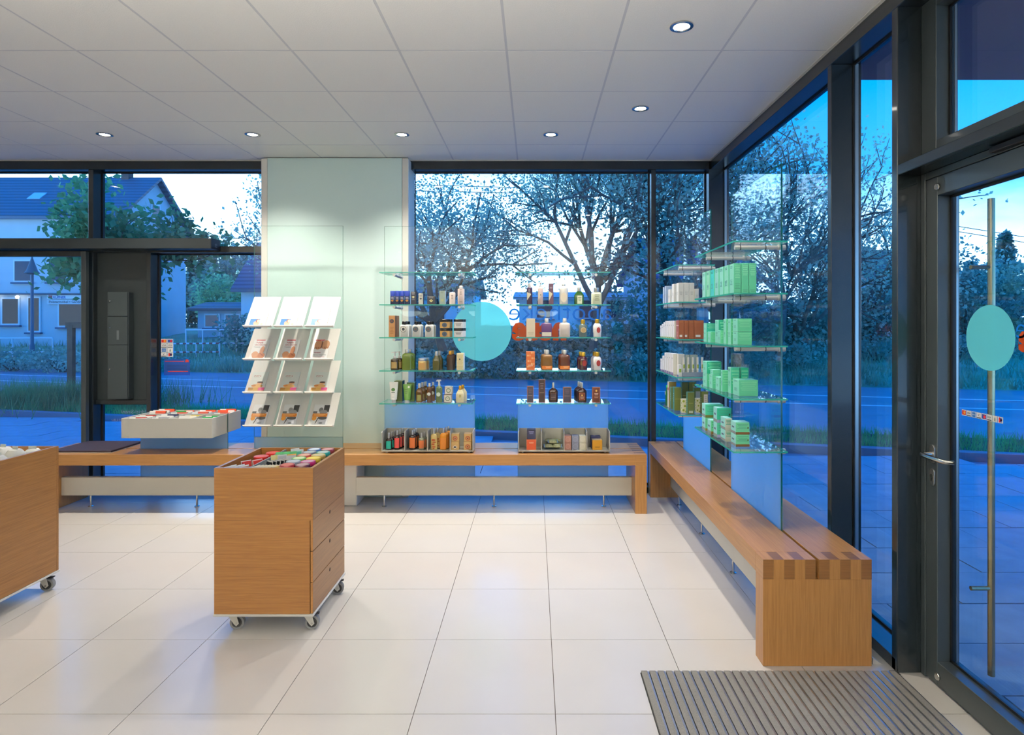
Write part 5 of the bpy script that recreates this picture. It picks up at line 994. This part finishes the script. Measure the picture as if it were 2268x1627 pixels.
def bush(name, label, c, rx, ry, rz_, n, leaf, lm_, seed, cat='bush', group=None, conifer=False):
    r = random.Random(seed); t = thing(name, label, cat, c, 0, group); b = MB(); pts = []
    for _ in range(n):
        if conifer:
            f = r.random()**.7; rad = (1-f)*(.75+.25*math.sin(f*40))*r.uniform(.35, 1); a = r.uniform(0, 2*PI); pts.append((rx*rad*math.cos(a), ry*rad*math.sin(a), rz_*f-.2*rad))
        else:
            d = Vector((r.gauss(0, 1), r.gauss(0, 1), r.gauss(0, 1))).normalized(); k = r.uniform(.55, 1.05)*(1+.18*math.sin(d.x*7+seed)+.15*math.sin(d.z*9+d.y*5)); pts.append((rx*d.x*k, ry*d.y*k, max(0, rz_*(.5+.5*d.z*k))))
    leaf_quads(pts, r, leaf, b); o = b.build('foliage', lm_, t); o['kind'] = 'stuff'
    w_ = MB().tube([(0, 0, -.3), (0, 0, rz_*.9 if conifer else rz_*.5)], .12 if conifer else .06, 6, 0, .02)
    if not conifer:
        for k in range(5): a = k*1.3; w_.tube([(0, 0, .0), (rx*.4*math.cos(a), ry*.4*math.sin(a), rz_*.55)], .04, 5, 0, .01)
    w_.build('trunk' if conifer else 'stems', BARK, t)
    return t
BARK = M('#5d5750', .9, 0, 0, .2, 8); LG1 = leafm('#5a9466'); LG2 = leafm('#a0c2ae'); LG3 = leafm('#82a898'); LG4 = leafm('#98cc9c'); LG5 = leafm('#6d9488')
def gp(px, Y, dz=0): X = wx(px, Y); return (X, Y, gz(X, Y)+dz)
tree('maple_tree', 'young maple with large leaves beside the left window', gp(222, 12.9), 5.3, .06, LG1, BARK, 21, 4, (7, 4, 3, 3), .46, .6, .16, 14, .2, (0, 0), .5)
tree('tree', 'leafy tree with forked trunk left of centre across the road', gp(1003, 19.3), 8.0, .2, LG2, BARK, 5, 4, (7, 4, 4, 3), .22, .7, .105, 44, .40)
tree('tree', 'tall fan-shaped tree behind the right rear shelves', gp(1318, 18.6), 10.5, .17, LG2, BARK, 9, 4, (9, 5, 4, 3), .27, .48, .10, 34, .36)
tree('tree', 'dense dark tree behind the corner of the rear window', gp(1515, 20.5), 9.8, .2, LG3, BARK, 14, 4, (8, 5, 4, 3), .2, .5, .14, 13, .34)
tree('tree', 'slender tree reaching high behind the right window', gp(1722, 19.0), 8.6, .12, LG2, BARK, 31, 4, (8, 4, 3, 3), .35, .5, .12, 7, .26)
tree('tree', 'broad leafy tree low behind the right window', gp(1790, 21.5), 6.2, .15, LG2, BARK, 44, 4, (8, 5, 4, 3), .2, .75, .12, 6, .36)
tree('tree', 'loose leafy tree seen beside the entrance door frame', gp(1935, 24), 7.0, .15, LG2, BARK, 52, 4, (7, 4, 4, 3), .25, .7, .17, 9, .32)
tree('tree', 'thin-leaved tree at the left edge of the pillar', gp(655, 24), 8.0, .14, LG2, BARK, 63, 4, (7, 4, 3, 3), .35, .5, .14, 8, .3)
for k, (px, Y, rx, hh) in enumerate(((425, 60, 1.6, 7.5), (450, 60, 2.0, 8.8), (466, 62, 1.8, 7.6), (500, 58, 1.9, 7.4), (545, 56, 2.6, 7.0), (2225, 40, 2.6, 6.2), (2150, 45, 2.0, 4.8))):
    bush('spruce', ['spruce at the left end of the distant row', 'tall spruce second in the distant row', 'spruce third in the distant row', 'small spruce fourth in the distant row', 'broad spruce beside the tiled roof', 'large spruce behind the entrance door', 'small spruce left of the one behind the door'][k], gp(px, Y), rx, rx, hh, 2600, .42, LG5, 70+k, 'tree', 'distant spruces', True)
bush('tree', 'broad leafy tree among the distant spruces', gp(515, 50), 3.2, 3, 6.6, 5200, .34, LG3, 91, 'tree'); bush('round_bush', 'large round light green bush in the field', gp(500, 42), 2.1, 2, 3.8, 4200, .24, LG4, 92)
# undergrowth along the bank
hb = [(925, 21, 2.0, 1.2), (1010, 23, 2.2, 1.1), (1095, 22, 2.0, 1.3), (1180, 23, 2.2, 1.2), (1250, 21.5, 1.9, 1.1), (1330, 22, 2.1, 1.3), (1400, 20.5, 2, 1.5), (1470, 21, 2.0, 3.6), (1545, 22, 2.2, 3.2), (1630, 22.5, 2.2, 2.2), (1700, 23.5, 2.2, 2.2), (1770, 22.5, 2.0, 2.2), (1835, 24, 2.2, 2.6), (1900, 25.5, 2.0, 2.2), (1985, 27, 2.4, 2.6), (2060, 25, 2.4, 3.6), (2140, 24, 2.4, 3.4), (2225, 24.5, 2.6, 3.6), (2310, 24, 2.6, 3.4), (585, 26, 1.8, 1.8), (660, 25, 2, 2.2), (750, 24, 2.0, 2.2), (840, 22, 2.0, 2.2)]
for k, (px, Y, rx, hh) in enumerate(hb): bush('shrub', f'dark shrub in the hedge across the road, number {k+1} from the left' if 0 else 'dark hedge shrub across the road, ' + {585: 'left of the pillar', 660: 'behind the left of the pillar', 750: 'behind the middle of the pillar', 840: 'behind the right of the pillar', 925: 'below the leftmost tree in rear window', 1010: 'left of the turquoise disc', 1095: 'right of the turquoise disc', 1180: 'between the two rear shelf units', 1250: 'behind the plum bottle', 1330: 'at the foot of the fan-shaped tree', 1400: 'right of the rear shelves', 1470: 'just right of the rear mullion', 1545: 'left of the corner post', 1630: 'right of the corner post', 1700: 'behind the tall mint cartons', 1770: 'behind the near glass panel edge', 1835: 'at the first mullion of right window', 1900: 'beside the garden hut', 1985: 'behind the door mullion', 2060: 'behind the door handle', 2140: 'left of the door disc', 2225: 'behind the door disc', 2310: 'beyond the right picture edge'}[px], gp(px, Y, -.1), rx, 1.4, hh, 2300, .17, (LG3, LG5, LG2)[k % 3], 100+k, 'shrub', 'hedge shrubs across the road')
ws = [(1240, 18.6), (1130, 18.5), (1000, 18.7), (1380, 18.2), (1480, 18.1), (1660, 19.2), (1760, 19.6), (1940, 20.5), (2130, 20.5), (2210, 20.2), (905, 19), (300, 20.5), (140, 21), (30, 21.5)]
for k, (px, Y) in enumerate(ws): bush('weed_clump', 'low weed clump at far road edge, ' + {905: 'beside the pillar edge', 1000: 'below the turquoise disc', 1130: 'between the rear shelf units', 1240: 'behind the right rear shelves', 1380: 'just right of the rear shelves', 1480: 'right of the rear mullion', 1660: 'right of the corner post', 1760: 'behind the near glass panel', 1940: 'between the two right mullions', 2130: 'left of the door card stickers', 2210: 'right of the door card stickers', 300: 'behind the letter box', 140: 'behind the wooden stake', 30: 'behind the lamp post'}[px], gp(px, Y, -.1), 1.5, .8, .9, 900, .13, (LG2, LG3)[k % 2], 160+k, 'shrub', 'weeds along the far road edge')
# tree stake, lamp post, railings
t = thing('tree_stake', 'wooden T-shaped tree stake in the tall grass at left', 'stake', (*gp(158, 12.9)[:2], 0)); MB().box(-.055, .055, -.05, .05, 0, 1.62).build('stake_post', M('#6a5546', .85, 0, 0, .2, 12), t); MB().box(-.1, .62, -.04, .04, 1.56, 1.68).build('stake_crossbar', M('#6a5546', .85, 0, 0, .2, 12), t)
t = thing('lamp_post', 'thin grey street lamp post before the shop house', 'lamp post', (*gp(71, 22.4)[:2], .35)); MB().lathe([(.09, 0), (.09, .5), (.06, .55), (.05, 3.1)], 10).build('post', M('#5c6a7a', .5), t, smooth=True); MB().lathe([(.06, 3.1), (.24, 3.15), (.17, 3.25), (.03, 3.7), (.01, 3.9)], 12).build('lantern', M('#55626a', .5), t, smooth=True)
def railing(label, pa, pb, Y0, Y1, n, h_, cols=('#cfd8e0',), bars=2):
    a, b_ = Vector(gp(pa, Y0)), Vector(gp(pb, Y1)); t = thing('railing', label, 'railing', a); d = b_-a
    for k in range(n): p = d*k/(n-1); MB().tube([(p.x, p.y, -.1), (p.x, p.y, h_)], .03, 6).build('post', M(cols[0], .5), t)
    for q in range(bars):
        zz = h_-.03-q*h_*.55; m_ = 14 if len(cols) > 1 else 1
        for k in range(m_): MB().tube([tuple(d*k/m_+Vector((0, 0, zz))), tuple(d*(k+1)/m_+Vector((0, 0, zz)))], .035, 6).build('rail', M(cols[k % len(cols)], .5), t)
railing('white pipe railing across the road at far left', -60, 117, 24.5, 24.0, 5, 1.0); railing('white pipe railing across the road beside brochure stand', 412, 600, 26, 25.5, 6, 1.05); railing('red and white barrier rail before the white railing', 384, 486, 24.6, 24.4, 3, .62, ('#d8dde2', '#a8524a'))
# ---------------------------------------------------------------- houses
def roof_mat(c):
    key = 'roof'+c
    if key in MC: return MC[key]
    m, t, b = _new('roof_tiles'); co = t.nodes.new('ShaderNodeTexCoord'); wv = t.nodes.new('ShaderNodeTexWave'); wv.bands_direction = 'Z'; wv.inputs['Scale'].default_value = 1.6; wv.inputs['Distortion'].default_value = .4
    r = t.nodes.new('ShaderNodeValToRGB'); c_ = lin(c); r.color_ramp.elements[0].color = (*[x*.55 for x in c_], 1); r.color_ramp.elements[1].color = (*c_, 1); r.color_ramp.elements[0].position = .15; r.color_ramp.elements[1].position = .5
    t.links.new(co.outputs['Object'], wv.inputs['Vector']); t.links.new(wv.outputs['Fac'], r.inputs['Fac']); t.links.new(r.outputs['Color'], b.inputs['Base Color']); b.inputs['Roughness'].default_value = .5; MC[key] = m; return m
def house(label, c, rz_, w_, d_, ze, zr, wall, roof, wins=(), gwins=(), ov=.35, ridge='x', chim=True):
    """c: front left ground corner; w along local x, d along local y; ridge along x"""
    t = thing('house', label, 'house', c, rz_); wm, rm = M(wall, .8, 0, 0, .04, 1.5), roof_mat(roof)
    MB().add([(0,0,-1),(w_,0,-1),(w_,d_,-1),(0,d_,-1),(0,0,ze),(w_,0,ze),(w_,d_,ze),(0,d_,ze),(0,d_/2,zr),(w_,d_/2,zr)], [(0,1,5,4),(2,3,7,6),(1,2,6,9,5),(3,0,4,8,7)]).build('walls', wm, t)
    s = (zr-ze)/(d_/2)
    for y0, sg in ((-ov, 1), (d_+ov, -1)):
        z0 = ze-ov*s
        MB().extr([(-ov, y0, z0), (w_+ov, y0, z0), (w_+ov, d_/2, zr), (-ov, d_/2, zr)], (0, 0, .16)).build('roof_slope', rm, t)
    if chim: MB().box(w_*.82, w_*.82+.4, d_*.5-.2, d_*.5+.2, zr-.3, zr+.75).build('chimney', M('#5d4a44', .8), t)
    fm, gm = M('#cfd9de', .5), M('#1d3550', .15)
    def wn(p, a, b_, ax, lit=False):
        if ax == 'f': f = MB().box(p[0]-a/2-.08, p[0]+a/2+.08, -.06, .02, p[1]-.08, p[1]+b_+.08); g_ = MB().box(p[0]-a/2, p[0]+a/2, -.075, -.06, p[1], p[1]+b_); si = MB().box(p[0]-a/2-.14, p[0]+a/2+.14, -.16, 0, p[1]-.16, p[1]-.08)
        else: f = MB().box(w_-.02, w_+.06, p[0]-a/2-.08, p[0]+a/2+.08, p[1]-.08, p[1]+b_+.08); g_ = MB().box(w_+.06, w_+.075, p[0]-a/2, p[0]+a/2, p[1], p[1]+b_); si = MB().box(w_, w_+.16, p[0]-a/2-.14, p[0]+a/2+.14, p[1]-.16, p[1]-.08)
        o = f.build('window', fm, t); g_.build('pane', emit('shop_light', (.22, .34, .55), .22) if lit else gm, o); si.build('sill', M('#3d5a78', .6), o)
    for q in wins: wn(q[:2], q[2], q[3], 'f', len(q) > 4)
    for q in gwins: wn(q[:2], q[2], q[3], 'g')
    return t
HX = -20.4; HY = 29.9; HB = 1.2
hs = house('large plastered house with shops and steep tiled roof at left', (HX-9.4, HY, HB), 0, 9.4, 5.8, 5.8, 8.15, '#b3c3cc', '#4d6275',
 wins=((HX and 4.75, 2.55, .75, .95), (6.45, 2.55, .8, .95), (3.0, 2.55, .75, .95), (1.3, 2.55, .75, .95), (4.15, .45, .75, 1.2, 1), (3.0, .45, .7, 1.2, 1), (5.3, .1, .5, 1.6, 1), (7.2, .35, 1.3, 1.1, 1)), gwins=((1.2, 2.1, .7, 1.1), (1.2, 4.1, .7, .9), (4.2, 4.3, .7, .9), (2.9, 6.1, .6, .7)))
MB().extr([(4.1, 1.02, 6.72), (4.75, 1.02, 6.72), (4.75, 1.5, 7.12), (4.1, 1.5, 7.12)], (0, -.06, .06)).build('skylight', M('#9fc4d6', .1), hs)
MB().box(-.2, 9.5, -.25, -.02, 1.86, 1.92).build('shop_cornice', M('#3a4a5c', .6), hs)
sg = MB().box(6.0, 8.3, -.12, -.02, 1.66, 1.84).build('shop_sign', M('#dfe6ea', .5), hs); text_obj('sign_text', 'KÜFNER', M('#2767b5', .5), width=.62, bold=.03, parent=sg, loc=(6.62, -.125, 1.75))
MB().box(6.08, 6.26, -.128, -.12, 1.68, 1.82).build('sign_mark', M('#b54a5a', .5), sg)
sg = MB().box(6.0, 9.2, -.12, -.02, 1.4, 1.62).build('shop_sign', M('#c3ccd2', .5), hs); text_obj('sign_text', 'Polstermöbel • Gardinen • Sonnenschutz', M('#3d4a52', .5), width=2.9, bold=.01, parent=sg, loc=(7.55, -.125, 1.51))
sg = MB().box(8.25, 9.2, -.14, -.02, 1.16, 1.38).build('shop_sign', M('#c3ccd2', .5), hs); text_obj('sign_text', 'Markisen', M('#2f5a8a', .5), width=.7, bold=.02, parent=sg, loc=(8.7, -.145, 1.27))
for x in (3.5, 4.7, 2.3): MB().lathe([(.05, 0), (.09, .1), (.02, .16)], 10, (x, -.3, 1.66)).build('wall_lamp', emit('wall_lamp_light', (1, .9, .8), 9), hs)
house('house with hipped tiled roof at the far left edge', (HX-19.5, HY+.6, HB), 0, 9.6, 6.4, 5.4, 7.6, '#9fb2bf', '#465a6c', wins=((7.5, 2.5, .75, .95), (5, 2.5, .75, .95)))
house('small pale house with tiled roof left of the pillar', (wx(534, 30), 30, 1.2), 0, 6.0, 5, 2.3, 4.6, '#c9d5dc', '#4f6274', wins=((4.5, .9, .8, .9),), chim=False)
house('low garage building behind the white railing', (wx(438, 33), 33, 1.2), 0, 2.6, 3, 1.2, 1.5, '#a9bcc6', '#56666f', wins=((.8, .3, .7, .6), (1.9, .3, .7, .6)), chim=False)
house('blue roofed house among the trees behind the corner', (wx(1455, 32), 32, 1.2), .15, 5.6, 6, 3.0, 5.2, '#8fa6b8', '#2f5a8c', wins=((1.5, 1.2, .8, .9), (3.8, 1.2, .8, .9)))
house('pale house behind the lettered rear window', (wx(1150, 36), 36, 1.2), 0, 6.6, 6, 1.9, 2.3, '#e3edf4', '#a9b2bc', wins=((1.5, .8, .9, 1), (4, .8, .9, 1), (5.6, .8, .9, 1)))
house('white house seen left of the turquoise disc', (wx(905, 34), 34, 1.2), 0, 3.6, 5, 2.1, 2.9, '#e3edf4', '#8d7f7f', wins=((1.6, .7, .8, .9),), chim=False)
house('reddish roofed house beside the door frame', (wx(1925, 36), 36, 1.2), 0, 4.6, 6, 3.1, 5.0, '#a8b8c2', '#7d5a50', wins=((1.2, 1.5, .6, .8), (3.2, 1.5, .6, .8)))
house('pale gabled house far behind the entrance door', (wx(2120, 46), 46, 1.2), .2, 5.4, 6, 2.6, 4.6, '#b9cede', '#5d6a78', wins=((2, 1, .7, .9),), chim=False)
t = house('small garden hut with blue roof beside the door frame', (wx(1908, 26), 26, .75), 0, 1.0, 1.2, 1.45, 1.85, '#8fb0cc', '#2c3f5c', chim=False, ov=.25); MB().box(.05, .5, -.03, 0, .1, 1.3).build('hut_door', M('#7d5f5a', .7), t)
# overhead wires
for k, (ya, yb) in enumerate(((452, 528), (463, 540))):
    a, b_ = (wx(1900, 30), 30, wz(ya, 30)), (wx(2290, 28), 28, wz(yb, 28)); m_ = [(a[i]+b_[i])/2 for i in range(3)]; m_[2] -= .15
    tag(MB().tube([a, m_, b_], .018, 5).build('overhead_wire', M('#20262e', .7)), ['upper overhead wire behind the entrance door', 'lower overhead wire behind the entrance door'][k], 'wire', 'overhead wires')
for k, (ya, yb) in enumerate(((408, 418), (421, 430))):
    tag(MB().tube([(wx(880, 30), 30, wz(ya, 30)), (wx(1240, 30), 30, wz(yb, 30))], .018, 5).build('overhead_wire', M('#20262e', .7)), ['upper overhead wire between the trees behind rear window', 'lower overhead wire between the trees behind rear window'][k], 'wire', 'overhead wires')
# canopy over the entrance
cn = thing('entrance_canopy', 'dark flat canopy projecting outside above the entrance door', 'canopy', (0, 0, 0)); MB().box(GX+.06, 7.5, -4, 4.12, 3.3, 3.36).build('soffit', M('#5d4f58', .5), cn); MB().box(GX+.06, 7.5, 4.0, 4.12, 3.36, 3.62).build('fascia', M('#3b3740', .5), cn)
